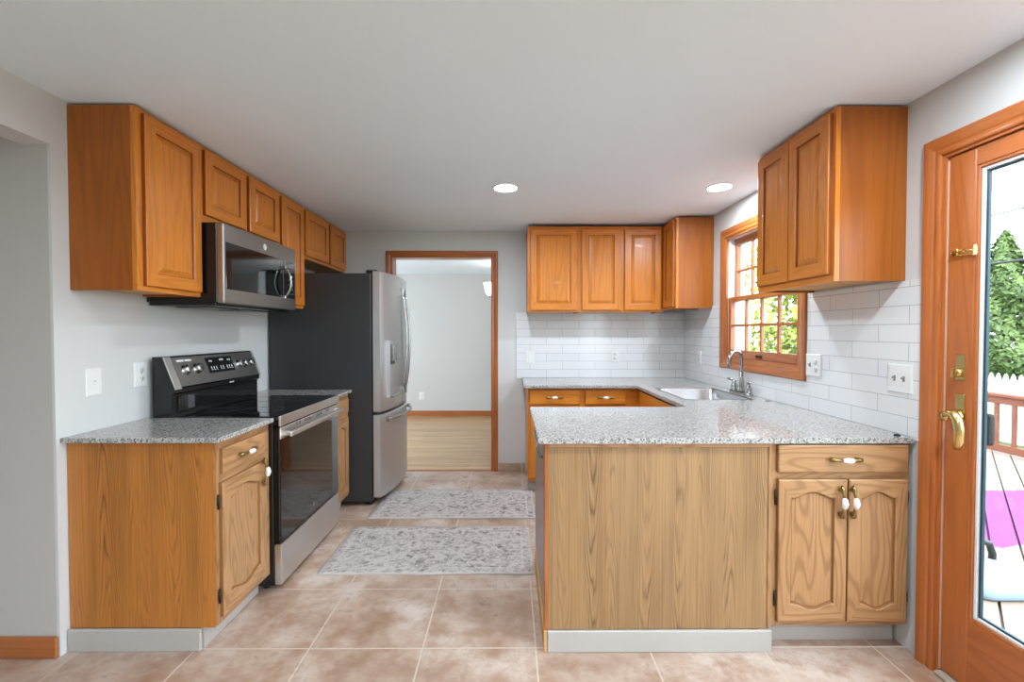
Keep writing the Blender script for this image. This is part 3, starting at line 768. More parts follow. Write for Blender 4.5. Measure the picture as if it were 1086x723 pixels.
# ------------------------------------------------------------------ range
RY_0, RY_1 = 2.322, 3.122
rg = thing('range', 'freestanding electric range with black glass top and stainless oven front', 'range', (-1.5, 2.72, 0))
bx(XL + .03, -1.235, RY_0, RY_1, .03, .90, bev=.004).build('body', black_m, rg)
m = MB()
for y in (RY_0 + .05, RY_1 - .05):
    for x in (-1.75, -1.3):
        m = MB(); m.lathe((x, y, 0), [(.018, 0), (.018, .01), (.01, .014), (.01, .03)], seg=10); m.build('foot', rubber_m, rg)
ct = bx(XL + .11, -1.204, RY_0 + .002, RY_1 - .002, .90, .921, bev=.005, seg=2).build('cooktop', blk_glass, rg)
print_m = plain('grey_ceramic_print', srgb(70, 70, 72), .2)
m = MB(); m.box(-1.204, -1.192, RY_0, RY_1, .868, .922, .004, 0, 2); m.build('front_trim', steel_y, ct)
m = MB()
for x, y, r_ in ((-1.40, 2.53, .11), (-1.40, 2.93, .085), (-1.62, 2.53, .08), (-1.62, 2.93, .11)):
    m = MB(); m.lathe((x, y, .9212), [(r_, 0), (r_, .0004), (r_ - .003, .0004), (r_ - .003, 0)], seg=40, cap=False); m.build('burner_ring', print_m, ct)
# back guard
m = MB()
prof = [(XL + .03, .90), (XL + .125, .90), (XL + .125, 1.03), (XL + .14, 1.04), (-1.745, 1.06), (-1.742, 1.07), (-1.80, 1.222), (-1.808, 1.230), (XL + .03, 1.230)]
m.prism(prof, 'Y', RY_0 + .004, RY_1 - .004); bg_ = m.build('back_guard', black_m, rg)
dirp = Vector((-1.80 + 1.742, 1.222 - 1.07)); ln = dirp.length; dirp /= ln; nrm = Vector((dirp.y, -dirp.x))
def gp(s_, off): return (-1.742 + dirp.x * s_ + nrm.x * off, 1.07 + dirp.y * s_ + nrm.y * off)
def slabp(mb, s0, s1, y0, y1, t, off=0.0, mat=0):
    mb.prism([gp(s0, off), gp(s1, off), gp(s1, off + t), gp(s0, off + t)], 'Y', y0, y1, mat)
m = MB(); slabp(m, 0, ln, RY_0 + .045, RY_1 - .015, .004); cp = m.build('control_panel', steel_dk, rg)
for ya, yb in ((RY_0 + .003, RY_0 + .045), (RY_1 - .015, RY_1 - .003)):
    m = MB(); slabp(m, -.012, ln + .004, ya, yb, .007); m.build('end_cap', steel_y, rg)
m = MB(); slabp(m, .05, .145, 2.625, 2.865, .003, .004); dp = m.build('display', blk_glass, rg)
m = MB()
for k, (y, s_) in enumerate([(2.65, .118), (2.665, .118), (2.745, .122), (2.758, .122), (2.771, .122), (2.82, .118), (2.838, .118)]): slabp(m, s_, s_ + .011, y, y + .009, .0006, .0072)
for y in (2.65, 2.672, 2.694, 2.735, 2.757, 2.795, 2.817, 2.839): slabp(m, .075, .09, y, y + .006, .0006, .0072); slabp(m, .068, .071, y - .003, y + .011, .0006, .0072)
m.build('display_marks', plastic_w, dp)
m = MB()
for y0, y1 in ((2.405, 2.455), (2.465, 2.515)): slabp(m, .135, .147, y0, y1, .0008, .004)
m.build('panel_label', plastic_w, cp)
m = MB(); slabp(m, .012, .016, 2.43, 2.436, .001, .004); m.build('indicator', black_m, cp)
for y in (2.445, 2.535, 2.925, 2.985, 3.045):
    c2 = gp(.088, .004); c3 = (c2[0], y, c2[1]); ax = (nrm.x, 0, nrm.y)
    m = MB(); m.lathe(c3, [(.03, 0), (.03, .003), (.026, .004), (.025, .02), (.022, .024), (.001, .0245)], ax, 20)
    kn = m.build('knob', chrome_m, rg)
    m = MB(); q = gp(.088, .028); m.prism([gp(.066, .026), gp(.110, .026), gp(.108, .036), gp(.068, .036)], 'Y', y - .005, y + .005); m.build('knob_grip', chrome_m, kn)
m = MB()
for k, w in enumerate((.012, .012, .022)): m.box(-1.7465 + 0, -1.7445, 2.79 + k * .015, 2.79 + k * .015 + .01, 1.045, 1.053)
m.build('badge', plastic_w, bg_)
m = MB(); m.box(XL + .125, XL + .129, RY_0 + .05, RY_1 - .05, .935, 1.02, .002); m.tube([(XL + .131, RY_0 + .05, 1.02), (XL + .131, RY_0 + .05, .94), (XL + .131, RY_1 - .05, .94)], .003, 8); m.build('vent_recess', blk_glass, bg_)
# oven door
od = bx(-1.234, -1.203, RY_0 + .006, RY_1 - .006, .255, .862, bev=.004).build('oven_door', black_m, rg)
bx(-1.203, -1.1995, RY_0 + .012, RY_1 - .012, .258, .80, bev=.001).build('oven_window', blk_glass, od)
m = MB(); m.box(-1.206, -1.196, RY_0 + .008, RY_1 - .008, .80, .861, .003); m.build('door_top_trim', steel_y, od)
m = MB()
for y in (2.50, 2.53, 2.60, 2.63, 2.66, 2.76, 2.79, 2.82, 2.90, 2.93):
    m.box(-1.1965, -1.1953, y, y + .02, .842, .846); m.box(-1.1965, -1.1953, y, y + .02, .851, .855)
m.build('vent_slot', slot_m, od)
m = MB(); hx = -1.155
m.box(hx - .012, hx + .008, RY_0 + .03, RY_1 - .03, .808, .838, .008, 0, 2)
for y in (RY_0 + .05, RY_1 - .05): m.box(-1.198, hx, y - .014, y + .014, .812, .834, .004)
m.build('handle', steel_y, od)
dr = bx(-1.234, -1.197, RY_0 + .004, RY_1 - .004, .035, .248, bev=.005, seg=2).build('drawer', steel_y, rg)
m = MB(); m.lathe((-1.1995, 2.72, .31), [(.014, 0), (.014, .0006), (.012, .0008), (.001, .0008)], (1, 0, 0), 20); m.build('badge', chrome_m, od)

# ------------------------------------------------------------------ microwave
mw = thing('microwave', 'stainless over-the-range microwave hung below the short oak cabinet', 'microwave', (-1.68, 2.717, 1.51))
M0, M1 = 2.326, 3.108
bx(XL + .005, -1.515, M0, M1, 1.515, 1.926, bev=.003).build('body', black_m, mw)
m = MB(); m.box(XL + .01, -1.53, M0 + .01, M1 - .01, 1.498, 1.515, .002)
for y0 in (2.42, 2.78): m.box(-1.80, -1.62, y0, y0 + .26, 1.492, 1.499, .001)
m.build('vent_base', black_m, mw)
m = MB(); m.box(-1.515, -1.48, M0, M1, 1.51, 1.925, .006, 0, 2); fd = m.build('door', steel_mw, mw)
m = MB(); m.box(-1.481, -1.4775, 2.345, 2.93, 1.585, 1.83, .002); m.build('window', blk_glass, fd)
m = MB(); m.box(-1.481, -1.4775, 2.945, 3.085, 1.585, 1.83, .002); pn = m.build('control_panel', blk_glass, fd)
m = MB(); m.box(-1.4777, -1.4772, 2.99, 3.07, 1.79, 1.81)
for r_ in range(5):
    for k in range(3): m.box(-1.4777, -1.4772, 3.0 + k * .024, 3.012 + k * .024, 1.61 + r_ * .03, 1.618 + r_ * .03)
m.build('keypad_marks', plain('grey_print', srgb(120, 120, 122), .4), pn)
m = MB(); yh = 2.935
rings = []
for k in range(15):
    t = k / 14; z = 1.588 + .19 * t; o_ = .012 + .038 * math.sin(PI * t) ** .7
    rings.append([(-1.478 + o_ - .006, yh - .011, z), (-1.478 + o_ + .005, yh - .011, z), (-1.478 + o_ + .008, yh, z), (-1.478 + o_ + .005, yh + .011, z), (-1.478 + o_ - .006, yh + .011, z)])
m.loops(rings, 0, True, True, True, True)
for z in (1.588, 1.778): m.box(-1.482, -1.458, yh - .013, yh + .013, z - .012, z + .012, .003)
m.build('handle', chrome_m, fd)
m = MB(); m.lathe((-1.4798, 2.72, 1.872), [(.019, 0), (.019, .0012), (.016, .0015), (.016, .0008), (.001, .0008)], (1, 0, 0), 24)
m.tube([(-1.478, 2.712 + .009 * math.cos(t) * (1 if t < PI else .8), 1.872 + .009 * math.sin(t)) for t in [k * .4 for k in range(14)]], .0014, 6)
m.tube([(-1.478, 2.729 + .007 * math.cos(t), 1.872 + .008 * math.sin(t)) for t in [1 + k * .4 for k in range(12)]], .0014, 6)
m.build('badge', plastic_w, fd)

# ------------------------------------------------------------------ rugs
RUG = [(-1.083, .135, 2.482, 3.098, 'patterned grey rug in the aisle beside the range', 3.1), (-1.042, .19, 3.235, 3.832, 'patterned grey rug lying in front of the fridge by the doorway', 8.7)]
for x0, x1, y0, y1, lb, sd in RUG:
    mb = MB(); nx, ny = 30, 16
    P = [[(x0 + (x1 - x0) * i / nx + R.uniform(-.001, .001) + .004 * math.sin(j * .9 + sd), y0 + (y1 - y0) * j / ny + .003 * math.sin(i * .5 + sd), .007 + R.uniform(0, .0012)) for i in range(nx + 1)] for j in range(ny + 1)]
    V = [[mb.v(*p) for p in row] for row in P]; U = [[mb.v(p[0], p[1], .0006) for p in row] for row in P]
    for j in range(ny):
        for i in range(nx):
            mb.face([V[j][i], V[j][i + 1], V[j + 1][i + 1], V[j + 1][i]], 0, True); mb.face([U[j][i], U[j + 1][i], U[j + 1][i + 1], U[j][i + 1]])
    for i in range(nx):
        mb.face([U[0][i], U[0][i + 1], V[0][i + 1], V[0][i]]); mb.face([U[ny][i + 1], U[ny][i], V[ny][i], V[ny][i + 1]])
    for j in range(ny):
        mb.face([U[j + 1][0], U[j][0], V[j][0], V[j + 1][0]]); mb.face([U[j][nx], U[j + 1][nx], V[j + 1][nx], V[j][nx]])
    tag(mb.build('rug', rug_mat(x0, x1, y0, y1, 'distressed_rug', sd), loc=((x0 + x1) / 2, (y0 + y1) / 2, 0)), lb, 'rug')

# ------------------------------------------------------------------ outlets and switches
def plate(name, label, cat, face, d, uc, vc, kind, gang=1):
    org = (uc, d, vc) if face == 'N' else (d, uc, vc)
    u, n = FRM[face]; root = thing(name, label, cat, org)
    w = .0385 + .023 * (gang - 1); h = .0625
    mb = MB().frame(org, u, n)
    mb.loops([[(-w, 0, -h), (w, 0, -h), (w, 0, h), (-w, 0, h)], [(-w, .003, -h), (w, .003, -h), (w, .003, h), (-w, .003, h)], [(-w + .004, .006, -h + .004), (w - .004, .006, -h + .004), (w - .004, .006, h - .004), (-w + .004, .006, h - .004)]], 0, True, True, True)
    mb.build('cover_plate', plastic_w, root)
    for g in range(gang):
        k = kind[g]; ox = (g - (gang - 1) / 2) * .046
        mb = MB().frame(org, u, n)
        if k == 't':
            mb.box(ox - .005, ox + .005, .006, .0075, -.012, .012); mb.box(ox - .0035, ox + .0035, .007, .017, -.001, .008, .001); mb.build('toggle', plastic_w if face == 'L' else chrome_m, root)
        elif k == 'r':
            mb.box(ox - .014, ox + .014, .006, .010, -.03, .03, .002); mb.build('rocker', plastic_w, root)
        else:
            for s_ in (-.021, .021): mb.lathe((ox, .006, s_), [(.0165, 0), (.0165, .0015), (.001, .0016)], (0, 1, 0), 16)
            rc = mb.build('receptacle', plastic_w, root)
            mb = MB().frame(org, u, n)
            for s_ in (-.021, .021):
                for q in (-.006, .006): mb.box(ox + q - .0013, ox + q + .0013, .0072, .0082, s_ - .002, s_ + .007)
                mb.lathe((ox, .0072, s_ - .008), [(.002, 0), (.002, .001), (.0002, .001)], (0, 1, 0), 8)
            mb.build('slots', slot_m, rc)
    return root
plate('light_switch', 'white toggle switch on the grey wall above the small worktop', 'light switch', 'L', XL, 2.028, 1.135, 't')
plate('wall_outlet', 'white wall outlet on the grey wall just beside the range', 'outlet', 'L', XL, 2.285, 1.145, 'o')
plate('wall_outlet', 'white outlet plate on the back tiles beside the doorway', 'outlet', 'N', YB - .009, .192, 1.113, 'r')
plate('wall_outlet', 'white duplex outlet in the middle of the back tile backsplash', 'outlet', 'N', YB - .009, 1.02, 1.128, 'o')
plate('wall_outlet', 'white outlet on the side tiles between the corner and the sink window', 'outlet', 'R', XR - .009, 4.0, 1.13, 'o')
plate('wall_outlet', 'white double plate with switch and outlet beside the sink window', 'outlet', 'R', XR - .009, 2.49, 1.175, 'to', 2)
plate('light_switch', 'white double toggle switch plate on the tiles beside the glazed door', 'light switch', 'R', XR - .009, 1.935, 1.158, 'tt', 2)
plate('wall_outlet', 'white outlet on the far room wall above its oak baseboard', 'outlet', 'N', FY, -1.43, .325, 'o')

# ------------------------------------------------------------------ ceiling lights
def downlight():
    root = thing('downlight', 'round lit downlight in the ceiling over the aisle', 'ceiling light', (-.03, 3.05, ZC))
    m = MB(); m.lathe((-.03, 3.05, ZC - .008), [(.085, .008), (.086, .004), (.08, 0), (.074, .0005), (.072, .006)], seg=32, cap=False); m.build('trim_ring', white_m, root)
    m = MB(); m.lathe((-.03, 3.05, ZC - .005), [(.0005, 0), (.0735, 0), (.0735, .004)], seg=32, cap=False); m.build('diffuser', led_m, root)
    return root
dl = downlight()
for x, y, lb in ((1.41, 3.03, 'round lit downlight in the ceiling in front of the sink window'), (-.03, 1.15, 'round downlight in the ceiling over the near aisle'), (1.30, 1.15, 'round downlight in the ceiling near the glazed door'),
                 (-.9, -.8, 'added unseen downlight in the ceiling behind the viewer, passage side'), (.9, -.8, 'added unseen downlight in the ceiling behind the viewer, door side')):  # this pair is added out of view to brighten the room
    c = copy_tree(dl); c.location = (x, y, ZC); c['label'] = lb

# ------------------------------------------------------------------ chandelier of the far room
ch = thing('chandelier', 'small chandelier with upright white glass shades in the far room', 'chandelier', (-.03, 6.0, 1.7))
m = MB(); m.lathe((-.03, 6.0, FZ), [(.001, -.03), (.05, -.028), (.06, 0)], seg=20); m.tube([(-.03, 6, FZ - .02), (-.03, 6, 1.95)], .006, 8)
m.lathe((-.03, 6.0, 1.72), [(.001, -.04), (.014, -.03), (.02, 0), (.035, .05), (.02, .12), (.012, .22), (.001, .24)], seg=16); m.build('stem', chrome_m, ch)
for k in range(5):
    a = PI + .25 + k * 2 * PI / 5; cx, cy = math.cos(a), math.sin(a)
    m = MB(); m.tube([(-.03 + cx * r_, 6 + cy * r_, z) for r_, z in ((.02, 1.76), (.10, 1.72), (.18, 1.735), (.24, 1.79), (.255, 1.83))], .006, 8)
    m.lathe((-.03 + cx * .255, 6 + cy * .255, 1.825), [(.03, 0), (.02, .02), (.016, .03)], seg=12); ar = m.build('arm', chrome_m, ch)
    m = MB(); m.lathe((-.03 + cx * .255, 6 + cy * .255, 1.85), [(.028, 0), (.045, .03), (.06, .09), (.075, .16), (.072, .16), (.056, .09), (.04, .03), (.02, .004)], seg=20, cap=False); m.build('glass_shade', shade_m, ar)

# ------------------------------------------------------------------ sink window
def window_1():
    o = (XR, 0, 0)
    root = bpy.data.objects.new('window_1', None); COL.objects.link(root); root.location = (XR, (WY0 + WY1) / 2, WZ0); ORG['window_1'] = Vector(root.location)
    struct(root, 'oak double-hung window over the sink', 'window')
    mb = MB().frame((XR - .0005, 0, 0), (0, -1, 0), (-1, 0, 0))
    casing_rect(mb, -WY1, -WY0, WZ0, WZ1, 0, 0, True, w=.068); mb.build('casing', [trim_oak['Z'], trim_oak['Y']], root)
    m = MB(); m.box(XR - .006, XR + .0115, WY0, WY0 + .014, WZ0, WZ1); m.box(XR - .006, XR + .0115, WY1 - .014, WY1, WZ0, WZ1); m.box(XR - .006, XR + .0115, WY0 + .014, WY1 - .014, WZ1 - .014, WZ1)
    m.build('stop', trim_oak['Z'], root)
    m = MB(); m.box(XR + .012, XR + T, WY0, WY0 + .014, WZ0, WZ1); m.box(XR + .012, XR + T, WY1 - .014, WY1, WZ0, WZ1); m.box(XR + .012, XR + T, WY0 + .014, WY1 - .014, WZ1 - .014, WZ1); 
    m.build('jamb', white_m, root)
    bx(XR - .006, XR + T, WY0 + .014, WY1 - .014, WZ0, WZ0 + .02).build('sill', trim_oak['Y'], root)
    m = MB(); m.box(XR + .052, XR + .10, WY0 + .014, WY0 + .022, 1.62, WZ1 - .014); m.box(XR + .052, XR + .10, WY1 - .022, WY1 - .014, 1.62, WZ1 - .014); m.build('jamb_liner', white_m, root)
    y0, y1 = WY0 + .0145, WY1 - .0145; zm = 1.612
    def sash(name, x0, x1, z0, z1, bot, top, st, cols, rows):
        m = MB(); m.box(x0, x1, y0, y0 + st, z0, z1, .003, 0); m.box(x0, x1, y1 - st, y1, z0, z1, .003, 0)
        m.box(x0, x1, y0 + st, y1 - st, z0, z0 + bot, .003, 1); m.box(x0, x1, y0 + st, y1 - st, z1 - top, z1, .003, 1)
        f = m.build(name, [trim_oak['Z'], trim_oak['Y']], root)
        a, b, c, d = y0 + st, y1 - st, z0 + bot, z1 - top; xm = (x0 + x1) / 2
        m = MB()
        for k in range(1, cols): y = a + (b - a) * k / cols; m.box(xm - .011, xm + .011, y - .009, y + .009, c, d, .003, 0)
        for k in range(1, rows): z = c + (d - c) * k / rows; m.box(xm - .0105, xm + .0105, a, b, z - .009, z + .009, .003, 1)
        m.build('muntins', [trim_oak['Z'], trim_oak['Y']], f)
        bx(xm - .002, xm + .002, a, b, c, d).build('pane', glass_m, f)
        return f
    lo = sash('lower_sash', XR + .012, XR + .046, WZ0 + .0205, zm + .018, .06, .036, .04, 4, 2)
    up = sash('upper_sash', XR + .055, XR + .089, zm - .018, WZ1 - .0145, .036, .05, .04, 4, 2)
    m = MB(); yc = (y0 + y1) / 2; m.box(XR + .003, XR + .0125, yc - .035, yc + .035, WZ0 + .035, WZ0 + .055, .003); m.build('sash_lift', hinge_m, lo)
window_1()

# ------------------------------------------------------------------ glazed door
def door_1():
    mb = MB().frame((XR - .0005, 0, 0), (0, -1, 0), (-1, 0, 0))
    casing_rect(mb, -RY1, -RY0, 0, RZ, 0, 0, False, w=.072); struct(mb.build('trim_5', [door_oak['Z'], door_oak['Y']]), 'wide stained casing round the glazed door', 'trim')
    m = MB(); m.box(XR - .004, XR + T, RY1 - .012, RY1, 0, RZ, mat=0); m.box(XR - .004, XR + T, RY0, RY0 + .012, 0, RZ, mat=0); m.box(XR - .004, XR + T, RY0 + .012, RY1 - .012, RZ - .012, RZ, mat=1)
    struct(m.build('trim_6', [door_oak['Z'], door_oak['Y']]), 'stained jamb of the glazed door', 'trim')
    struct(bx(XR - .02, XR + T, RY0 + .012, RY1 - .012, 0, .018, bev=.006).build('trim_7', plain('worn_threshold', srgb(178, 166, 152), .5)), 'pale worn threshold under the glazed door', 'threshold')
    y0, y1, z0, z1, x0, x1 = RY0 + .016, RY1 - .016, .022, RZ - .016, XR + .006, XR + .046
    root = bpy.data.objects.new('door_1', None); COL.objects.link(root); root.location = (x0, (y0 + y1) / 2, 0); ORG['door_1'] = Vector(root.location)
    struct(root, 'stained wood door with one tall glass pane leading to the deck', 'door')
    st, bt, tp = .1, .262, .066
    m = MB(); m.box(x0, x1, y0, y0 + st, z0, z1, .003); m.box(x0, x1, y1 - st, y1, z0, z1, .003); m.build('stile', door_oak['Z'], root)
    m = MB(); m.box(x0, x1, y0 + st, y1 - st, z0, z0 + bt, .002); m.box(x0, x1, y0 + st, y1 - st, z1 - tp, z1, .002); m.build('rail', door_oak['Y'], root)
    a, b, c, d = y0 + st, y1 - st, z0 + bt, z1 - tp
    def ring(mb, i0, i1, xa, xb, mat=0):
        for p in ((a + i0, a + i1, c + i0, d - i0), (b - i1, b - i0, c + i0, d - i0)): mb.box(xa, xb, p[0], p[1], p[2], p[3], .002, mat)
        mb.box(xa, xb, a + i1, b - i1, c + i0, c + i1, .002, mat); mb.box(xa, xb, a + i1, b - i1, d - i1, d - i0, .002, mat)
    m = MB(); ring(m, 0, .012, x0 + .002, x1 - .002); m.build('glazing_bead', door_oak['Z'], root)
    m = MB(); ring(m, .012, .024, x0 + .008, x1 - .008); m.build('glazing_frame', white_m, root)
    m = MB(); ring(m, .024, .032, x0 + .014, x1 - .012); m.build('glass_seal', plain('dark_blue_seal', srgb(20, 58, 70), .4), root)
    bx(x0 + .018, x0 + .022, a + .02, b - .02, c + .02, d - .02).build('pane', glass_m, root)
    m = MB(); m.box(x0 - .003, x0 + .004, y1 + .001, y1 + .007, z0, z1 - .01); m.build('weatherstrip', plain('pale_weatherstrip', srgb(212, 176, 152), .6), root)
    # lock, lever, surface bolt
    yh = 1.69
    m = MB(); m.box(x0 - .004, x0, yh - .018, yh + .018, 1.175, 1.275, .003); dl_ = m.build('deadbolt_plate', bright_brass, root)
    m = MB(); m.lathe((x0 - .004, yh + .006, 1.205), [(.017, 0), (.017, .006), (.012, .012), (.001, .013)], (-1, 0, 0), 18); m.box(x0 - .03, x0 - .012, yh + .002, yh + .01, 1.187, 1.223, .002); m.build('thumb_turn', bright_brass, dl_)
    m = MB(); m.box(x0 - .004, x0, yh - .018, yh + .018, .98, 1.125, .003); hp = m.build('handle_plate', bright_brass, root)
    m = MB(); m.lathe((x0 - .004, yh + .004, 1.04), [(.026, 0), (.027, .008), (.02, .02), (.014, .03), (.014, .05), (.018, .052), (.018, .058), (.001, .06)], (-1, 0, 0), 22)
    pts = [(x0 - .052, yh + .004, 1.04), (x0 - .056, yh - .012, 1.056), (x0 - .056, yh - .03, 1.055), (x0 - .056, yh - .044, 1.035), (x0 - .054, yh - .05, 1.0), (x0 - .052, yh - .047, .955), (x0 - .05, yh - .04, .925)]
    m.tube(pts, [.012, .014, .015, .0155, .016, .015, .011], 12); m.build('lever', bright_brass, hp)
    m = MB(); zb = 1.662; m.tube([(x0 - .010, 1.72, zb), (x0 - .010, 1.640, zb)], .005, 8); m.box(x0 - .004, x0, 1.637, 1.716, zb - .014, zb + .012, .001, 1)
    m.lathe((x0 - .010, 1.72, zb), [(.008, 0), (.008, .006)], (0, 1, 0), 10); m.box(x0 - .016, x0 - .002, 1.637, 1.645, zb - .02, zb + .02, .002); m.box(x0 - .014, x0 - .002, 1.70, 1.708, zb - .014, zb + .014, .002)
    m.build('surface_bolt', [bright_brass, bright_brass], root)
    m = MB(); m.box(x1, x1 + .03, 1.625, 1.665, .94, 1.06, .012, 0, 3); m.build('outside_handle', rubber_m, root)
door_1()

# ------------------------------------------------------------------ outdoors
GZ, DZK = -.6, -.15
struct(bx(XR + T + .01, 60, -30, 60, GZ - .1, GZ).build('lawn', grass_m), 'green lawn beyond the deck', 'lawn')
def deck():
    mb = MB(); x0, x1, y0, y1 = XR + T + .01, 6.2, -1.5, 7.0
    k = -8.0
    while k < 8.2:                     # boards run diagonally: strips of x - y = const
        c0, c1 = k + .012, k + .206
        poly = [(x0, x0 - c0), (x0, x0 - c1), (x1, x1 - c1), (x1, x1 - c0)]
        # clip in y
        def clip(P, f):
            o = []
            for i in range(len(P)):
                a, b = P[i], P[(i + 1) % len(P)]; fa, fb = f(a), f(b)
                if fa >= 0: o.append(a)
                if fa * fb < 0: t = fa / (fa - fb); o.append((a[0] + (b[0] - a[0]) * t, a[1] + (b[1] - a[1]) * t))
            return o
        poly = clip(clip(poly, lambda p: p[1] - y0), lambda p: y1 - p[1])
        if len(poly) >= 3: mb.prism(poly, 'Z', DZK - .03, DZK)
        k += .212
    mb.box(x0, x1, y0, y1, GZ, DZK - .034)
    struct(mb.build('deck_floor', deck_m.m), 'weathered board deck with a faded magenta painted band', 'deck')
deck()
rl = thing('deck_railing', 'reddish wooden railing along the outer edge of the deck', 'railing', (6.08, 3.0, DZK))
m = MB(); m.box(6.02, 6.16, -1.4, 6.9, .56, .60, .006); m.box(6.055, 6.10, -1.4, 6.9, .47, .56, .004); m.build('top_rail', wood('cedar_rail_long', srgb(122, 66, 44), srgb(92, 48, 30), 'Y', rough=.7, coat=0), rl)
m = MB(); m.box(6.055, 6.10, -1.4, 6.9, -.12, -.03, .004); m.build('bottom_rail', rail_m, rl)
ced = wood('cedar_upright', srgb(122, 66, 44), srgb(92, 48, 30), 'Z', rough=.7, coat=0)
y = -1.3
bal = None
while y < 6.9:
    if bal is None: bal = bx(6.06, 6.095, y, y + .042, -.06, .49, bev=.003).build('baluster', ced, rl); yb0 = y
    else:
        c = bal.copy(); COL.objects.link(c); c.parent = rl; c.location = (0, y - yb0, 0)
    y += .195
for y in (-1.35, 1.4, 4.15, 6.85):
    bx(6.045, 6.125, y - .045, y + .045, DZK, .56, bev=.004).build('post', ced, rl)
pf = thing('picket_fence', 'white picket fence standing beyond the deck railing', 'fence', (8.6, 6, GZ))
m = MB()
y = -2.0
while y < 11.0:
    m.prism([(y, GZ + .05), (y + .088, GZ + .05), (y + .088, .52), (y + .066, .60), (y + .044, .635), (y + .022, .60), (y, .52)], 'X', 8.59, 8.61)
    y += .118
pk = m.build('pickets', fence_m, pf)
m = MB(); m.box(8.61, 8.65, -2, 11, -.3, -.22); m.box(8.61, 8.65, -2, 11, .28, .36); m.build('rail', fence_m, pf)
for y in (-1.9, .6, 3.1, 5.6, 8.1, 10.6): bx(8.65, 8.74, y - .045, y + .045, GZ, .5, bev=.005).build('post', fence_m, pf)
def tree(label, x, y, r, h, mat, n, conical, leaf, seed, base=0.0):
    root = thing('leafy_tree' if not conical else 'conifer_tree', label, 'tree', (x, y, GZ)); q = random.Random(seed)
    m = MB(); m.tube([(x, y, GZ), (x + .04, y, GZ + h * .4), (x, y + .03, GZ + h * .85)], [.12, .09, .03], 9)
    for k in range(7):
        a = q.uniform(0, 2 * PI); z = GZ + h * q.uniform(.3, .75); m.tube([(x, y, z), (x + r * .7 * math.cos(a), y + r * .7 * math.sin(a), z + h * .12)], [.04, .01], 6)
    m.build('trunk', bark_m, root)
    mb = MB(); bl = [(q.uniform(-.55, .55) * r, q.uniform(-.55, .55) * r, q.uniform(.18, .85) * h, q.uniform(.35, .6) * r) for _ in range(26)]
    for _ in range(n):
        if conical:
            t = q.random() ** .7; t = 1 - t; z = base + (h - base) * t; rr = r * (1 - t) ** .75 * (.8 + .25 * q.random()); a = q.uniform(0, 2 * PI)
            rr *= .82 + .22 * math.sin(a * 5 + z * 4)
            c = Vector((x + rr * math.cos(a), y + rr * math.sin(a), GZ + z)); nr = Vector((math.cos(a), math.sin(a), .35))
        else:
            b = bl[q.randrange(len(bl))]; d = Vector((q.gauss(0, 1), q.gauss(0, 1), q.gauss(0, 1))).normalized()
            c = Vector((x + b[0], y + b[1], GZ + b[2])) + d * b[3] * q.uniform(.75, 1.08); nr = d
        nr = (nr + Vector((q.uniform(-.8, .8), q.uniform(-.8, .8), q.uniform(-.5, .9)))).normalized()
        u = nr.orthogonal().normalized(); u.rotate(Matrix.Rotation(q.uniform(0, 2 * PI), 3, nr)); w = nr.cross(u); s_ = leaf * q.uniform(.6, 1.3)
        mb.face([mb.v(*(c - u * s_)), mb.v(*(c + w * s_ * .55)), mb.v(*(c + u * s_)), mb.v(*(c - w * s_ * .55))])
    mb.build('foliage', mat, root, recalc=False)
tree('tall green conical evergreen behind the white picket fence', 10.5, 9.5, 1.3, 4.1, leaf_m, 11000, True, .065, 3)
tree('smaller green conical evergreen farther along the picket fence', 13.6, 10.4, 1.1, 3.3, leaf_m, 6500, True, .065, 5)
tree('yellow-green leafy tree seen through the sink window, beside the white house', 8.9, 13.6, 1.75, 5.2, leaf2_m, 5200, False, .11, 11)
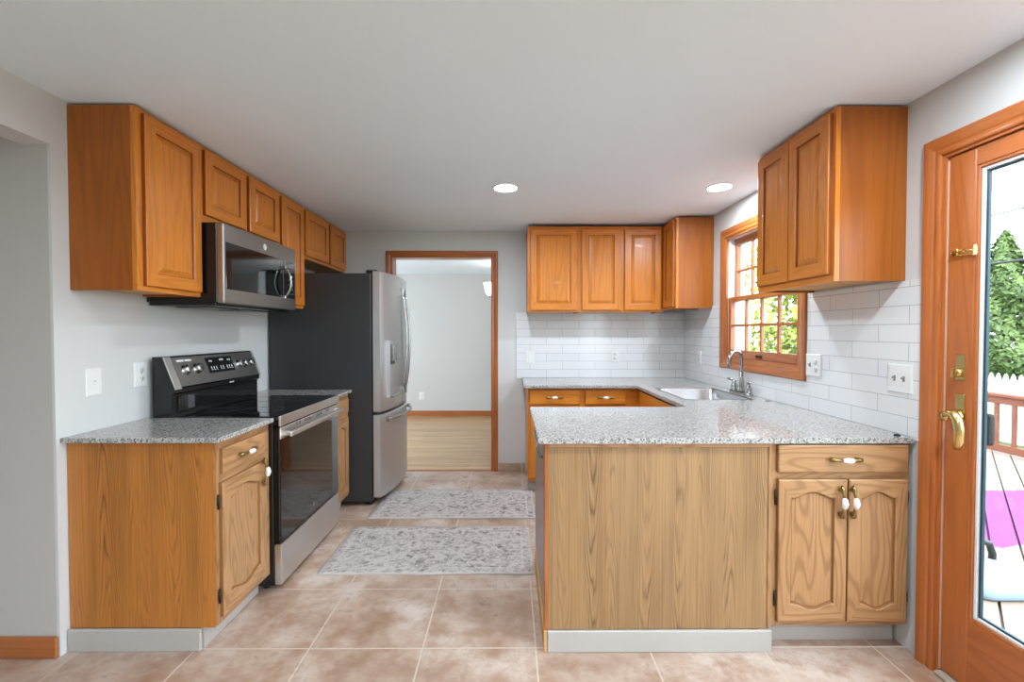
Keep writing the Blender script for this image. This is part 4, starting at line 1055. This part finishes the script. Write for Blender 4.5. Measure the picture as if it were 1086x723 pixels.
tree('yellow-green leafy tree behind the other one outside the sink window', 12.8, 15.6, 1.9, 5.6, leaf2_m, 5200, False, .12, 17)
for X, Z, lb, yA, yL in ((14.0, 4.76, 'thin overhead cable high in the sky beyond the glazed door', -12, 42), (7.6, 2.41, 'thin dark cable crossing in front of the conical evergreen', -8, 18.5)):
    m = MB(); m.tube([(X, yA + yL * k / 20, Z - .1 * math.sin(PI * k / 20) + .08) for k in range(21)], .02, 6); tag(m.build('overhead_cable', wire_m, loc=(X, 9, Z)), lb, 'cable')
hs = thing('neighbouring_house', 'white clapboard house beyond the trees outside the sink window', 'house', (3, 20, GZ))
m = MB(); z = GZ
while z < 5.0:
    m.prism([(18.0, z), (17.975, z), (17.99, z + .2), (18.0, z + .2)], 'X', -3, 9.25); z += .2
m.box(-3, 9.25, 18, 24, GZ, 5.0); m.build('siding', siding_m, hs)
m = MB(); m.prism([(17.6, 4.95), (21, 7.2), (24.4, 4.95), (24.4, 5.1), (21, 7.4), (17.6, 5.1)], 'X', -3.3, 9.5); m.build('roof', plain('grey_shingle', srgb(120, 118, 116), .9), hs)
# padded kneeler on the deck
KX, KY = 2.86, 2.60
st = thing('garden_kneeler', 'pale blue padded kneeler with dark green loop handles on the deck outside the glazed door', 'kneeler', (KX, KY, DZK))
m = MB(); m.loops([rrect(KX - .2, KX + .2, KY - .13, KY + .2, .06, DZK), rrect(KX - .22, KX + .22, KY - .15, KY + .22, .08, DZK + .02), rrect(KX - .22, KX + .22, KY - .15, KY + .22, .08, DZK + .06), rrect(KX - .19, KX + .19, KY - .12, KY + .19, .08, DZK + .085), rrect(KX - .1, KX + .1, KY - .05, KY + .1, .05, DZK + .095)], 0, True, True, True, True); m.build('pad', cushion_m, st)
for dx in (-.12, .14):
    m = MB(); y = KY + .215
    m.tube([(KX + dx - .07, y, DZK + .01), (KX + dx - .075, y, DZK + .1), (KX + dx - .05, y, DZK + .165), (KX + dx, y, DZK + .18), (KX + dx + .05, y, DZK + .165), (KX + dx + .075, y, DZK + .1), (KX + dx + .07, y, DZK + .01)], .02, 10); m.build('handle', bucket_m, st)
